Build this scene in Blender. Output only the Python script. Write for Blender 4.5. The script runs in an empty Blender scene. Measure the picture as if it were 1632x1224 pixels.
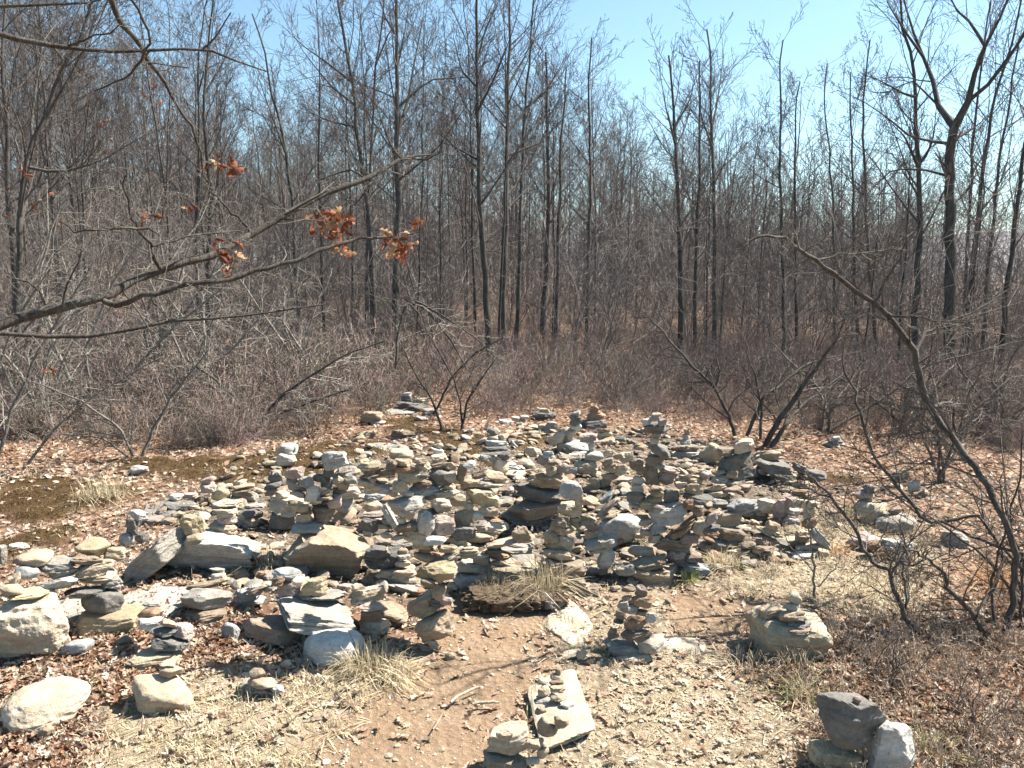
import bpy, math, random
import numpy as np
from mathutils import Vector

S = bpy.context.scene
COL = S.collection
R = math.radians

# ------------------------------------------------------------------ camera, sky, sun, exposure
CAM_H, PITCH, F, CX, CY = 2.0, R(8.5), 1281.0, 816.0, 612.0
cam = bpy.data.cameras.new("camera"); cam.sensor_width = 36; cam.lens = 36 * F / 1632
cam.clip_start = 0.05; cam.clip_end = 6000
co = bpy.data.objects.new("camera", cam); COL.objects.link(co)
co.location = (0, 0, CAM_H); co.rotation_euler = (math.pi / 2 - PITCH, 0, 0)
S.camera = co
SUN_EL, SUN_AZ = R(49), R(64)          # azimuth measured from straight ahead (+y) towards the right (+x)
w = bpy.data.worlds.new("World"); S.world = w; w.use_nodes = True
nt = w.node_tree; nt.nodes.clear()
sky = nt.nodes.new("ShaderNodeTexSky"); sky.sky_type = 'NISHITA'; sky.sun_disc = False
sky.sun_elevation = SUN_EL; sky.sun_rotation = SUN_AZ; sky.altitude = 300
sky.air_density = 1.0; sky.dust_density = 0.6; sky.ozone_density = 1.0
bg = nt.nodes.new("ShaderNodeBackground"); bg.inputs[1].default_value = 0.056
wo = nt.nodes.new("ShaderNodeOutputWorld")
tint = nt.nodes.new('ShaderNodeMix'); tint.data_type = 'RGBA'; tint.blend_type = 'MULTIPLY'; tint.inputs[0].default_value = 1.0; tint.inputs[7].default_value = (0.85, 1.06, 1.05, 1)
nt.links.new(sky.outputs[0], tint.inputs[6]); nt.links.new(tint.outputs[2], bg.inputs[0]); nt.links.new(bg.outputs[0], wo.inputs[0])
sl = bpy.data.lights.new("sun", 'SUN'); sl.energy = 5.0; sl.angle = R(0.53); sl.color = (1.0, 0.94, 0.84)
so = bpy.data.objects.new("sun", sl); COL.objects.link(so)
sv = Vector((math.sin(SUN_AZ) * math.cos(SUN_EL), math.cos(SUN_AZ) * math.cos(SUN_EL), math.sin(SUN_EL)))
so.rotation_euler = sv.to_track_quat('Z', 'Y').to_euler(); so.location = (0, 0, 30)
S.view_settings.view_transform = 'Standard'; S.view_settings.look = 'None'
S.view_settings.gamma = 1.0; S.view_settings.exposure = 1.8
S.render.engine = 'CYCLES'
S.cycles.max_bounces = 5; S.cycles.diffuse_bounces = 1; S.cycles.glossy_bounces = 2
S.cycles.transparent_max_bounces = 4

# ------------------------------------------------------------------ helpers
rng = np.random.default_rng(11)
CAMP = np.array([0, 0, CAM_H])
FWD = np.array([0, math.cos(PITCH), -math.sin(PITCH)])
UP = np.array([0, math.sin(PITCH), math.cos(PITCH)])
RT = np.array([1.0, 0, 0])

def ray(x, y):
    return FWD + RT * (x - CX) / F - UP * (y - CY) / F

def at(x, y, t):
    """Point seen at photograph pixel (x, y), t metres along the view axis."""
    return CAMP + ray(x, y) * t

def project(P):
    d = np.asarray(P, float) - CAMP
    t = np.maximum(d @ FWD, 1e-3)
    return CX + F * (d @ RT) / t, CY - F * (d @ UP) / t, t

def sstep(a, b, x):
    t = np.clip((x - a) / (b - a), 0, 1)
    return t * t * (3 - 2 * t)

def hashn(ix, iy, iz, seed):
    h = (ix * 374761393 + iy * 668265263 + iz * 2147483647 + seed * 974634777) & 0xFFFFFFFF
    h = ((h ^ (h >> 13)) * 1274126177) & 0xFFFFFFFF
    h = h ^ (h >> 16)
    return (h & 0xFFFF) / 32767.5 - 1.0

def vnoise(p, seed=0):
    p = np.asarray(p, float)
    i = np.floor(p).astype(np.int64); f = p - i; f = f * f * (3 - 2 * f)
    o = 0
    for a in (0, 1):
        for b in (0, 1):
            for c in (0, 1):
                wgt = (f[:, 0] if a else 1 - f[:, 0]) * (f[:, 1] if b else 1 - f[:, 1]) * (f[:, 2] if c else 1 - f[:, 2])
                o = o + wgt * hashn(i[:, 0] + a, i[:, 1] + b, i[:, 2] + c, seed)
    return o

def fbm(p, seed=0, octaves=3):
    o, a = 0, 1.0
    p = np.asarray(p, float)
    for k in range(octaves):
        o = o + a * vnoise(p * 2 ** k, seed + 7 * k); a *= 0.5
    return o

def noise2(x, y, s, seed=0, octaves=2):
    x = np.asarray(x, float); y = np.asarray(y, float)
    p = np.stack([x.ravel() / s, y.ravel() / s, np.zeros(x.size) + 0.37], 1)
    return fbm(p, seed, octaves).reshape(x.shape)

def build_mesh(name, verts, faces, mat=None, smooth=False, colors=None):
    """faces: list of (n,k) int arrays."""
    me = bpy.data.meshes.new(name)
    verts = np.asarray(verts, np.float32)
    fs = [np.asarray(f, np.int32) for f in faces if len(f)]
    loops = np.concatenate([f.ravel() for f in fs])
    tot = np.concatenate([np.full(len(f), f.shape[1], np.int32) for f in fs])
    start = np.concatenate([[0], np.cumsum(tot)[:-1]]).astype(np.int32)
    me.vertices.add(len(verts)); me.vertices.foreach_set("co", verts.ravel())
    me.loops.add(len(loops)); me.loops.foreach_set("vertex_index", loops)
    me.polygons.add(len(tot)); me.polygons.foreach_set("loop_start", start)
    try: me.polygons.foreach_set("loop_total", tot)
    except Exception: pass
    me.polygons.foreach_set("use_smooth", np.full(len(tot), bool(smooth)))
    if colors is not None:
        ca = me.color_attributes.new("tone", 'FLOAT_COLOR', 'POINT')
        c4 = np.ones((len(verts), 4), np.float32); c4[:, :3] = colors
        ca.data.foreach_set("color", c4.ravel())
    me.update(calc_edges=True)
    if mat: me.materials.append(mat)
    return me

def link(name, me, parent=None, loc=None, label=None, cat=None, group=None, kind=None):
    o = bpy.data.objects.new(name, me); COL.objects.link(o)
    if parent: o.parent = parent
    if loc is not None: o.location = tuple(float(v) for v in loc)
    if label: o["label"] = label
    if cat: o["category"] = cat
    if group: o["group"] = group
    if kind: o["kind"] = kind
    return o

def merge(V, Fc, M, T):
    """Copies of one small shape: V (m,3), Fc (f,k), M (N,3,3), T (N,3)."""
    N, m = len(T), len(V)
    verts = np.einsum('nij,mj->nmi', M, V) + T[:, None, :]
    faces = (Fc[None] + (np.arange(N) * m)[:, None, None]).reshape(-1, Fc.shape[1])
    return verts.reshape(-1, 3), faces

def rot_mats(n, tilt=0.4, r=rng, scale=1.0):
    a = r.uniform(0, 2 * np.pi, n); t = r.normal(0, tilt, n); u = r.normal(0, tilt, n)
    ca, sa, ct, st, cu, su = np.cos(a), np.sin(a), np.cos(t), np.sin(t), np.cos(u), np.sin(u)
    Z = np.zeros((n, 3, 3)); Z[:, 0, 0] = ca; Z[:, 0, 1] = -sa; Z[:, 1, 0] = sa; Z[:, 1, 1] = ca; Z[:, 2, 2] = 1
    X = np.zeros((n, 3, 3)); X[:, 0, 0] = 1; X[:, 1, 1] = ct; X[:, 1, 2] = -st; X[:, 2, 1] = st; X[:, 2, 2] = ct
    Y = np.zeros((n, 3, 3)); Y[:, 1, 1] = 1; Y[:, 0, 0] = cu; Y[:, 0, 2] = su; Y[:, 2, 0] = -su; Y[:, 2, 2] = cu
    M = Z @ X @ Y
    return M * np.broadcast_to(np.asarray(scale, float), (n,))[:, None, None]

# ------------------------------------------------------------------ materials
def new_mat(name, rough=0.9):
    m = bpy.data.materials.new(name); m.use_nodes = True
    nt = m.node_tree; b = nt.nodes["Principled BSDF"]
    b.inputs["Roughness"].default_value = rough
    b.inputs["Specular IOR Level"].default_value = 0.25
    return m, nt, b

def N(nt, kind, **kw):
    n = nt.nodes.new(kind)
    for k, v in kw.items():
        if k in n.inputs.keys(): n.inputs[k].default_value = v
        else: setattr(n, k, v)
    return n

def mixc(nt, fac, a, b, mode='MIX'):
    n = nt.nodes.new("ShaderNodeMix"); n.data_type = 'RGBA'; n.blend_type = mode
    for sock, v in ((n.inputs[0], fac), (n.inputs[6], a), (n.inputs[7], b)):
        if hasattr(v, "is_linked"): nt.links.new(v, sock)
        elif isinstance(v, tuple): sock.default_value = (*v, 1) if len(v) == 3 else v
        else: sock.default_value = v
    return n.outputs[2]

def ramp(nt, val, stops):
    r = nt.nodes.new("ShaderNodeValToRGB"); e = r.color_ramp.elements
    while len(e) < len(stops): e.new(0.5)
    for el, (p, c) in zip(e, stops):
        el.position = p; el.color = (*c, 1) if isinstance(c, tuple) else (c, c, c, 1)
    nt.links.new(val, r.inputs[0]); return r.outputs[0]

def bump(nt, b, h, strength=0.5, dist=0.02):
    n = nt.nodes.new("ShaderNodeBump"); n.inputs["Strength"].default_value = strength; n.inputs["Distance"].default_value = dist
    nt.links.new(h, n.inputs["Height"]); nt.links.new(n.outputs[0], b.inputs["Normal"])

def noise_tex(nt, vec, scale, detail=4, rough=0.6, dist=0.0):
    n = N(nt, "ShaderNodeTexNoise", Scale=scale, Detail=detail, Roughness=rough, Distortion=dist)
    nt.links.new(vec, n.inputs["Vector"]); return n.outputs[0]

TONES = {  # key: (word, colour, second colour)
    'c': ("cream", (.53, .45, .345), (.42, .335, .24)),
    't': ("tan", (.44, .35, .25), (.32, .24, .165)),
    'y': ("ochre", (.47, .385, .255), (.37, .285, .175)),
    'w': ("white-grey", (.54, .515, .47), (.37, .35, .315)),
    'g': ("grey", (.37, .34, .295), (.26, .235, .20)),
    'd': ("dark slate", (.20, .185, .165), (.12, .112, .10)),
    'b': ("brown", (.28, .22, .165), (.185, .14, .10)),
    'r': ("rust-brown", (.38, .25, .16), (.25, .155, .10)),
    'p': ("pinkish", (.43, .345, .30), (.31, .235, .20)),
    'u': ("blue-grey", (.36, .36, .345), (.25, .25, .24)),
    'o': ("olive-tan", (.40, .335, .24), (.29, .24, .165)),
}
def rock_mat(key):
    word, c1, c2 = TONES[key]
    m, nt, b = new_mat("rock_" + word.replace("-", "_").replace(" ", "_"), 0.88)
    tc = nt.nodes.new("ShaderNodeTexCoord"); oi = nt.nodes.new("ShaderNodeObjectInfo")
    add = N(nt, "ShaderNodeVectorMath", operation='ADD')
    sc = N(nt, "ShaderNodeVectorMath", operation='SCALE'); sc.inputs[3].default_value = 37.0
    cmb = nt.nodes.new("ShaderNodeCombineXYZ")
    for k in range(3): nt.links.new(oi.outputs["Random"], cmb.inputs[k])
    nt.links.new(cmb.outputs[0], sc.inputs[0]); nt.links.new(tc.outputs["Object"], add.inputs[0]); nt.links.new(sc.outputs[0], add.inputs[1])
    v = add.outputs[0]
    big = noise_tex(nt, v, 6, 5, 0.65, 0.6)
    col = ramp(nt, big, [(0.34, c2), (0.62, c1)])
    fine = noise_tex(nt, v, 55, 5, 0.75)
    col = mixc(nt, 0.55, col, ramp(nt, fine, [(0.3, 0.55), (0.5, 0.95), (0.72, 1.3)]), 'MULTIPLY')
    mp = N(nt, "ShaderNodeMapping"); mp.inputs["Scale"].default_value = (4, 4, 38); mp.inputs["Rotation"].default_value = (0.2, 0.15, 0)
    nt.links.new(v, mp.inputs[0])
    strata = noise_tex(nt, mp.outputs[0], 1.0, 3, 0.6)
    col = mixc(nt, 0.4, col, ramp(nt, strata, [(0.35, 0.6), (0.55, 1.1)]), 'MULTIPLY')
    lich = noise_tex(nt, v, 16, 6, 0.7, 0.5)                                 # pale lichen and dark weathering with a shape of their own
    col = mixc(nt, ramp(nt, lich, [(0.60, 0.0), (0.70, 0.45)]), col, (.50, .51, .45))
    dirt = noise_tex(nt, v, 9, 5, 0.7, 1.0)
    col = mixc(nt, ramp(nt, dirt, [(0.28, 0.55), (0.42, 0.0)]), col, (.13, .115, .09))
    rust = noise_tex(nt, v, 4.2, 4, 0.6, 0.8)
    col = mixc(nt, ramp(nt, rust, [(0.62, 0.0), (0.78, 0.5)]), col, (.40, .27, .15))
    hs = N(nt, "ShaderNodeHueSaturation"); mr = N(nt, "ShaderNodeMapRange"); mr.inputs[3].default_value = 0.74; mr.inputs[4].default_value = 1.08
    nt.links.new(oi.outputs["Random"], mr.inputs[0]); nt.links.new(mr.outputs[0], hs.inputs["Value"])
    nt.links.new(col, hs.inputs["Color"]); nt.links.new(hs.outputs[0], b.inputs["Base Color"])
    h = N(nt, "ShaderNodeMath", operation='ADD'); nt.links.new(fine, h.inputs[0]); nt.links.new(strata, h.inputs[1])
    bump(nt, b, h.outputs[0], 0.75, 0.012)
    return m
ROCK = {k: rock_mat(k) for k in TONES}

def bark_mat(name, c1, c2, c3, scale=1.0):
    m, nt, b = new_mat(name, 0.92)
    tc = nt.nodes.new("ShaderNodeTexCoord")
    mp = N(nt, "ShaderNodeMapping"); mp.inputs["Scale"].default_value = (1, 1, 0.18); nt.links.new(tc.outputs["Object"], mp.inputs[0])
    n1 = noise_tex(nt, mp.outputs[0], 26 * scale, 5, 0.7, 0.4)
    n2 = noise_tex(nt, tc.outputs["Object"], 3.5 * scale, 4, 0.65)
    col = ramp(nt, n1, [(0.35, c1), (0.65, c2)])
    col = mixc(nt, ramp(nt, n2, [(0.5, 0.0), (0.7, 0.6)]), col, c3)
    oi = nt.nodes.new("ShaderNodeObjectInfo"); hs = N(nt, "ShaderNodeHueSaturation"); mr = N(nt, "ShaderNodeMapRange")
    mr.inputs[3].default_value = 0.75; mr.inputs[4].default_value = 1.25
    nt.links.new(oi.outputs["Random"], mr.inputs[0]); nt.links.new(mr.outputs[0], hs.inputs["Value"])
    nt.links.new(col, hs.inputs["Color"]); nt.links.new(hs.outputs[0], b.inputs["Base Color"])
    bump(nt, b, n1, 0.8, 0.02)
    return m
BARK = bark_mat("bark", (.028, .024, .021), (.080, .070, .060), (.12, .12, .10))
TWIG = bark_mat("twig_bark", (.058, .045, .040), (.130, .104, .090), (.175, .15, .13))
PALE = bark_mat("pale_bark", (.10, .085, .072), (.27, .24, .205), (.34, .32, .28), 2.5)
DARK = bark_mat('shrub_bark', (.045, .036, .031), (.15, .125, .105), (.23, .205, .175), 2.5)
STICK = bark_mat('stick_bark', (.28, .22, .16), (.46, .39, .30), (.52, .46, .37), 3)
OAKB = bark_mat("oak_bark", (.035, .028, .024), (.095, .080, .066), (.16, .155, .13), 3.0)

def tone_mat(name, rough=0.85, trans=0.0):
    m, nt, b = new_mat(name, rough)
    a = N(nt, "ShaderNodeVertexColor", layer_name="tone")
    tc = nt.nodes.new("ShaderNodeTexCoord")
    n = noise_tex(nt, tc.outputs["Object"], 60, 3, 0.6)
    col = mixc(nt, 0.5, a.outputs[0], ramp(nt, n, [(0.3, 0.6), (0.7, 1.2)]), 'MULTIPLY')
    nt.links.new(col, b.inputs["Base Color"])
    if trans:
        tr = nt.nodes.new("ShaderNodeBsdfTranslucent"); mx = nt.nodes.new("ShaderNodeMixShader"); mx.inputs[0].default_value = trans
        nt.links.new(col, tr.inputs[0]); nt.links.new(b.outputs[0], mx.inputs[1]); nt.links.new(tr.outputs[0], mx.inputs[2])
        nt.links.new(mx.outputs[0], nt.nodes["Material Output"].inputs[0])
    return m
LEAF = tone_mat("dead_leaf", 0.75, 0.3)
GRASS = tone_mat("straw_grass", 0.8, 0.25)
CHIP = tone_mat("stone_chip", 0.9)
UNDER = tone_mat("brush_twig", 0.9)
# ------------------------------------------------------------------ the ground
def ground_z(x, y):
    x = np.asarray(x, float); y = np.asarray(y, float)
    s = sstep(8, 30, y)
    z = np.where(x < 0, -x * 0.085, -x * 0.045) * s * np.minimum(1, 30 / np.maximum(np.abs(x), 1e-3) / 1.0)
    z = z - 0.02 * np.maximum(0, y - 40) * (y < 1e9) + 0.0
    z = np.maximum(z, -9.0)
    z = z + 0.16 * np.exp(-((x + 0.1) / 2.6) ** 2 - ((y - 7.6) / 1.9) ** 2)           # low swell that the heap lies on
    z = z + 0.10 * sstep(-0.6, -2.2, x) * sstep(3.0, 4.6, y) * sstep(9, 7, y)
    z = z + 0.035 * noise2(x, y, 0.9, 3) + 0.07 * noise2(x, y, 3.1, 5) * sstep(5, 9, y)
    z = z + 0.25 * noise2(x, y, 9.0, 8) * sstep(12, 24, y)
    return z

def ground_hit(px, py):
    d = ray(px, py); lo, hi = 1.0, 200.0
    t = 1.0
    while t < 200:
        p = CAMP + d * t
        if p[2] <= float(ground_z(p[0], p[1])): break
        t *= 1.02
    lo, hi = t / 1.02, t
    for _ in range(20):
        m = (lo + hi) / 2; p = CAMP + d * m
        if p[2] <= float(ground_z(p[0], p[1])): hi = m
        else: lo = m
    return CAMP + d * hi

def poly_sd(px, py, poly):
    """Signed distance in pixels, negative inside."""
    P = np.asarray(poly, float); n = len(P)
    best = np.full(px.shape, 1e9); inside = np.zeros(px.shape, bool)
    for i in range(n):
        a, b = P[i], P[(i + 1) % n]; e = b - a
        t = np.clip(((px - a[0]) * e[0] + (py - a[1]) * e[1]) / (e @ e), 0, 1)
        best = np.minimum(best, np.hypot(px - a[0] - t * e[0], py - a[1] - t * e[1]))
        cr = ((a[1] > py) != (b[1] > py)) & (px < (b[0] - a[0]) * (py - a[1]) / (b[1] - a[1] + 1e-9) + a[0])
        inside ^= cr
    return np.where(inside, -best, best)

DIRT = [(400, 1300), (470, 1190), (560, 1130), (640, 1060), (700, 1000), (720, 945), (800, 950), (905, 965), (880, 1010), (880, 1060), (850, 1110), (820, 1160), (760, 1300)]
DIRT2 = [(1050, 945), (1120, 935), (1200, 960), (1195, 1010), (1150, 1030), (1070, 1005)]
GRAVEL = [(740, 1300), (800, 1150), (850, 1090), (900, 1060), (870, 1000), (920, 950), (1010, 925), (1080, 930), (1180, 890), (1330, 860), (1420, 900), (1340, 930), (1220, 960), (1170, 1000), (1190, 1060), (1250, 1120), (1310, 1190), (1300, 1300)]
STRAW = [(90, 1300), (140, 1130), (330, 1050), (440, 1070), (560, 1040), (630, 1040), (660, 1080), (560, 1150), (470, 1300)]
STRAW2 = [(1180, 900), (1330, 830), (1500, 850), (1480, 960), (1330, 1000), (1300, 960), (1200, 950)]
LEAFY = [(-60, 1300), (-60, 1060), (120, 1010), (240, 960), (300, 930), (420, 990), (440, 1050), (330, 1070), (150, 1140), (120, 1300)]
LEAFY2 = [(1260, 1300), (1280, 1150), (1200, 1060), (1300, 980), (1500, 960), (1720, 940), (1720, 1300)]
HEAP = [(270, 810), (350, 765), (440, 735), (560, 715), (800, 690), (1000, 690), (1180, 720), (1300, 770), (1330, 860), (1230, 900), (1050, 910), (930, 940), (700, 960), (430, 955), (340, 950), (280, 880)]
MOSS = [(330, 752, 85, 22), (690, 690, 45, 14), (735, 716, 55, 20), (115, 785, 120, 24), (50, 800, 60, 26), (80, 858, 60, 20), (15, 880, 40, 24), (480, 738, 60, 20),
        (650, 678, 55, 10), (1345, 765, 45, 12), (560, 715, 60, 12), (830, 700, 40, 14), (430, 742, 40, 14), (240, 745, 50, 14), (400, 890, 30, 16), (890, 690, 40, 12)]

def zones(x, y, z=None):
    """Weights on the ground at (x, y): dirt, gravel, straw, leaves, moss, heap."""
    if z is None: z = np.zeros_like(x)
    px, py, t = project(np.stack([x, y, z], -1))
    wob = 26 * noise2(x, y, 0.55, 21, 3)
    px = px + wob; py = py + 0.5 * 26 * noise2(x, y, 0.5, 22, 3)
    f = lambda poly, soft: 1 - sstep(-soft, soft, poly_sd(px, py, poly))
    ok = (y > 1.2)
    dirt = np.maximum(f(DIRT, 22), f(DIRT2, 16)) * ok
    grav = f(GRAVEL, 25) * (1 - dirt) * ok
    straw = np.maximum(f(STRAW, 30), f(STRAW2, 25)) * ok
    leaf = np.maximum(f(LEAFY, 28), f(LEAFY2, 30)) * ok
    heap = f(HEAP, 22) * ok
    moss = np.zeros_like(px)
    for cx, cy, a, b in MOSS:
        moss = np.maximum(moss, 1 - sstep(0.7, 1.25, np.hypot((px - cx) / a, (py - cy) / b)))
    return dirt, grav, straw, leaf, moss * ok, heap

def axis(lo, hi, near_lo, near_hi, step, grow):
    a = list(np.arange(near_lo, near_hi, step)); s = step
    while a[-1] < hi: s *= grow; a.append(a[-1] + s)
    s = step
    while a[0] > lo: s *= grow; a.insert(0, a[0] - s)
    return np.array(a)
gx = axis(-500, 1500, -5.5, 5.5, 0.045, 1.12); gy = axis(-40, 1400, 2.2, 11.5, 0.045, 1.1)
GX, GY = np.meshgrid(gx, gy)
GZ = ground_z(GX, GY)
zd, zg, zs, zl, zm, zh = zones(GX, GY, GZ)
GZ = GZ + 0.012 * noise2(GX, GY, 0.12, 31, 3) * (1 - 0.5 * zd) * (GY < 14) - 0.02 * zd + 0.05 * zm * (0.6 + 0.5 * noise2(GX, GY, 0.15, 33, 2)) + 0.03 * zh * noise2(GX, GY, 0.25, 35)
HMX0, HMY0, HSTEP = -6.0, 1.6, 0.02
hx = np.arange(HMX0, 6.0, HSTEP); hy = np.arange(HMY0, 15.0, HSTEP)
# height map of the finished ground (bilinear from the sheet), later raised by every stone laid on it
ix = np.clip(np.searchsorted(gx, hx) - 1, 0, len(gx) - 2); iy = np.clip(np.searchsorted(gy, hy) - 1, 0, len(gy) - 2)
fx = (hx - gx[ix]) / (gx[ix + 1] - gx[ix]); fy = ((hy - gy[iy]) / (gy[iy + 1] - gy[iy]))[:, None]
HM = (GZ[np.ix_(iy, ix)] * (1 - fx) + GZ[np.ix_(iy, ix + 1)] * fx) * (1 - fy) + (GZ[np.ix_(iy + 1, ix)] * (1 - fx) + GZ[np.ix_(iy + 1, ix + 1)] * fx) * fy
HG = HM.copy()

def hm_at(x, y, H=None):
    H = HM if H is None else H
    i = np.clip(((np.asarray(y) - HMY0) / HSTEP).astype(int), 0, H.shape[0] - 1)
    j = np.clip(((np.asarray(x) - HMX0) / HSTEP).astype(int), 0, H.shape[1] - 1)
    return H[i, j]

ny, nx = GX.shape
idx = np.arange(ny * nx).reshape(ny, nx)
gf = np.stack([idx[:-1, :-1], idx[:-1, 1:], idx[1:, 1:], idx[1:, :-1]], -1).reshape(-1, 4)
gm, nt, b = new_mat("ground", 0.95)
tc = nt.nodes.new("ShaderNodeTexCoord"); P = tc.outputs["Object"]
at1 = N(nt, "ShaderNodeVertexColor", layer_name="tone"); sp = nt.nodes.new("ShaderNodeSeparateColor"); nt.links.new(at1.outputs[0], sp.inputs[0])
at2 = N(nt, "ShaderNodeVertexColor", layer_name="tone_two"); sp2 = nt.nodes.new("ShaderNodeSeparateColor"); nt.links.new(at2.outputs[0], sp2.inputs[0])
vor = N(nt, "ShaderNodeTexVoronoi", Scale=26.0); nt.links.new(P, vor.inputs["Vector"])
vs = nt.nodes.new("ShaderNodeSeparateColor"); nt.links.new(vor.outputs["Color"], vs.inputs[0])
litter = ramp(nt, vs.outputs[0], [(0.0, (.08, .052, .036)), (0.3, (.16, .10, .066)), (0.6, (.23, .145, .095)), (0.85, (.33, .225, .155)), (1.0, (.46, .36, .28))])
ln = noise_tex(nt, P, 2.2, 5, 0.6)
litter = mixc(nt, 0.55, litter, ramp(nt, ln, [(0.3, (.62, .5, .42)), (0.7, (1.15, 1.0, .9))]), 'MULTIPLY')
n1 = noise_tex(nt, P, 4, 6, 0.65); n2 = noise_tex(nt, P, 60, 5, 0.75); n3 = noise_tex(nt, P, 300, 3, 0.7)
dirt = ramp(nt, n1, [(0.3, (.262, .170, .104)), (0.7, (.345, .245, .162))])
dirt = mixc(nt, 0.6, dirt, ramp(nt, n2, [(0.3, 0.62), (0.7, 1.25)]), 'MULTIPLY')
v2 = N(nt, "ShaderNodeTexVoronoi", Scale=48.0); nt.links.new(P, v2.inputs["Vector"]); v2s = nt.nodes.new("ShaderNodeSeparateColor"); nt.links.new(v2.outputs["Color"], v2s.inputs[0])
grav = ramp(nt, v2s.outputs[1], [(0.0, (.20, .145, .095)), (0.4, (.29, .225, .15)), (0.8, (.37, .30, .21)), (1.0, (.44, .37, .27))])
straw = ramp(nt, n2, [(0.25, (.22, .16, .10)), (0.5, (.33, .26, .175)), (0.75, (.46, .39, .28))])
moss = ramp(nt, n2, [(0.25, (.025, .016, .007)), (0.5, (.075, .042, .014)), (0.75, (.13, .08, .028))])
heap_soil_shade = ramp(nt, v2s.outputs[0], [(0.0, (.06, .045, .034)), (0.5, (.13, .10, .072)), (1.0, (.24, .19, .14))])  # ground under the heap, darkened to paint in the shadow between stones
col = mixc(nt, sp2.outputs[2], litter, heap_soil_shade)
col = mixc(nt, sp2.outputs[0], col, straw)
col = mixc(nt, sp.outputs[1], col, grav)
col = mixc(nt, sp.outputs[0], col, dirt)
col = mixc(nt, sp.outputs[2], col, moss)
nt.links.new(col, b.inputs["Base Color"])
hh = N(nt, "ShaderNodeMath", operation='ADD'); nt.links.new(n2, hh.inputs[0]); nt.links.new(vor.outputs["Distance"], hh.inputs[1])
h2 = N(nt, "ShaderNodeMath", operation='MULTIPLY_ADD'); nt.links.new(n3, h2.inputs[0]); h2.inputs[1].default_value = 0.5; nt.links.new(hh.outputs[0], h2.inputs[2])
bump(nt, b, h2.outputs[0], 0.9, 0.02)
gme = build_mesh("ground", np.stack([GX, GY, GZ], -1).reshape(-1, 3), [gf], gm, True, np.stack([zd, zg, zm], -1).reshape(-1, 3))
c2 = gme.color_attributes.new("tone_two", 'FLOAT_COLOR', 'POINT')
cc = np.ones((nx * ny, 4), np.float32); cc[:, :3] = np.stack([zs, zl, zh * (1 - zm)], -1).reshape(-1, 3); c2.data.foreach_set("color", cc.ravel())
link("ground", gme, kind="structure")

# far wooded ridge
rx = np.linspace(-500, 1500, 240); ry = np.linspace(0, 1, 24)
RX, RY = np.meshgrid(rx, ry)
crest = 8 + 34 * sstep(120, 620, RX) + 5 * noise2(RX, RX * 0, 90.0, 41, 3)
RYY = 760 + 300 * RY + 40 * noise2(RX, RX * 0, 200.0, 44)
RZ = -14 + (crest + 14) * np.sin(np.clip(RY * 1.5, 0, 1) * np.pi / 2) + 3.0 * noise2(RX, RYY, 14.0, 45, 3)
rm, nt, b = new_mat("ridge_woods", 1.0)
tc = nt.nodes.new("ShaderNodeTexCoord")
n1 = noise_tex(nt, tc.outputs["Object"], 0.12, 6, 0.7); n2 = noise_tex(nt, tc.outputs["Object"], 0.015, 3, 0.6)
c = ramp(nt, n1, [(0.3, (.075, .06, .055)), (0.7, (.17, .14, .125))]); c = mixc(nt, 0.4, c, ramp(nt, n2, [(0.3, 0.6), (0.7, 1.2)]), 'MULTIPLY')
nt.links.new(c, b.inputs["Base Color"])
ri = np.arange(RX.size).reshape(RX.shape)
rf = np.stack([ri[:-1, :-1], ri[:-1, 1:], ri[1:, 1:], ri[1:, :-1]], -1).reshape(-1, 4)
link("hills", build_mesh("hills", np.stack([RX, RYY, RZ], -1).reshape(-1, 3), [rf], rm, True), kind="structure")
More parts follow.
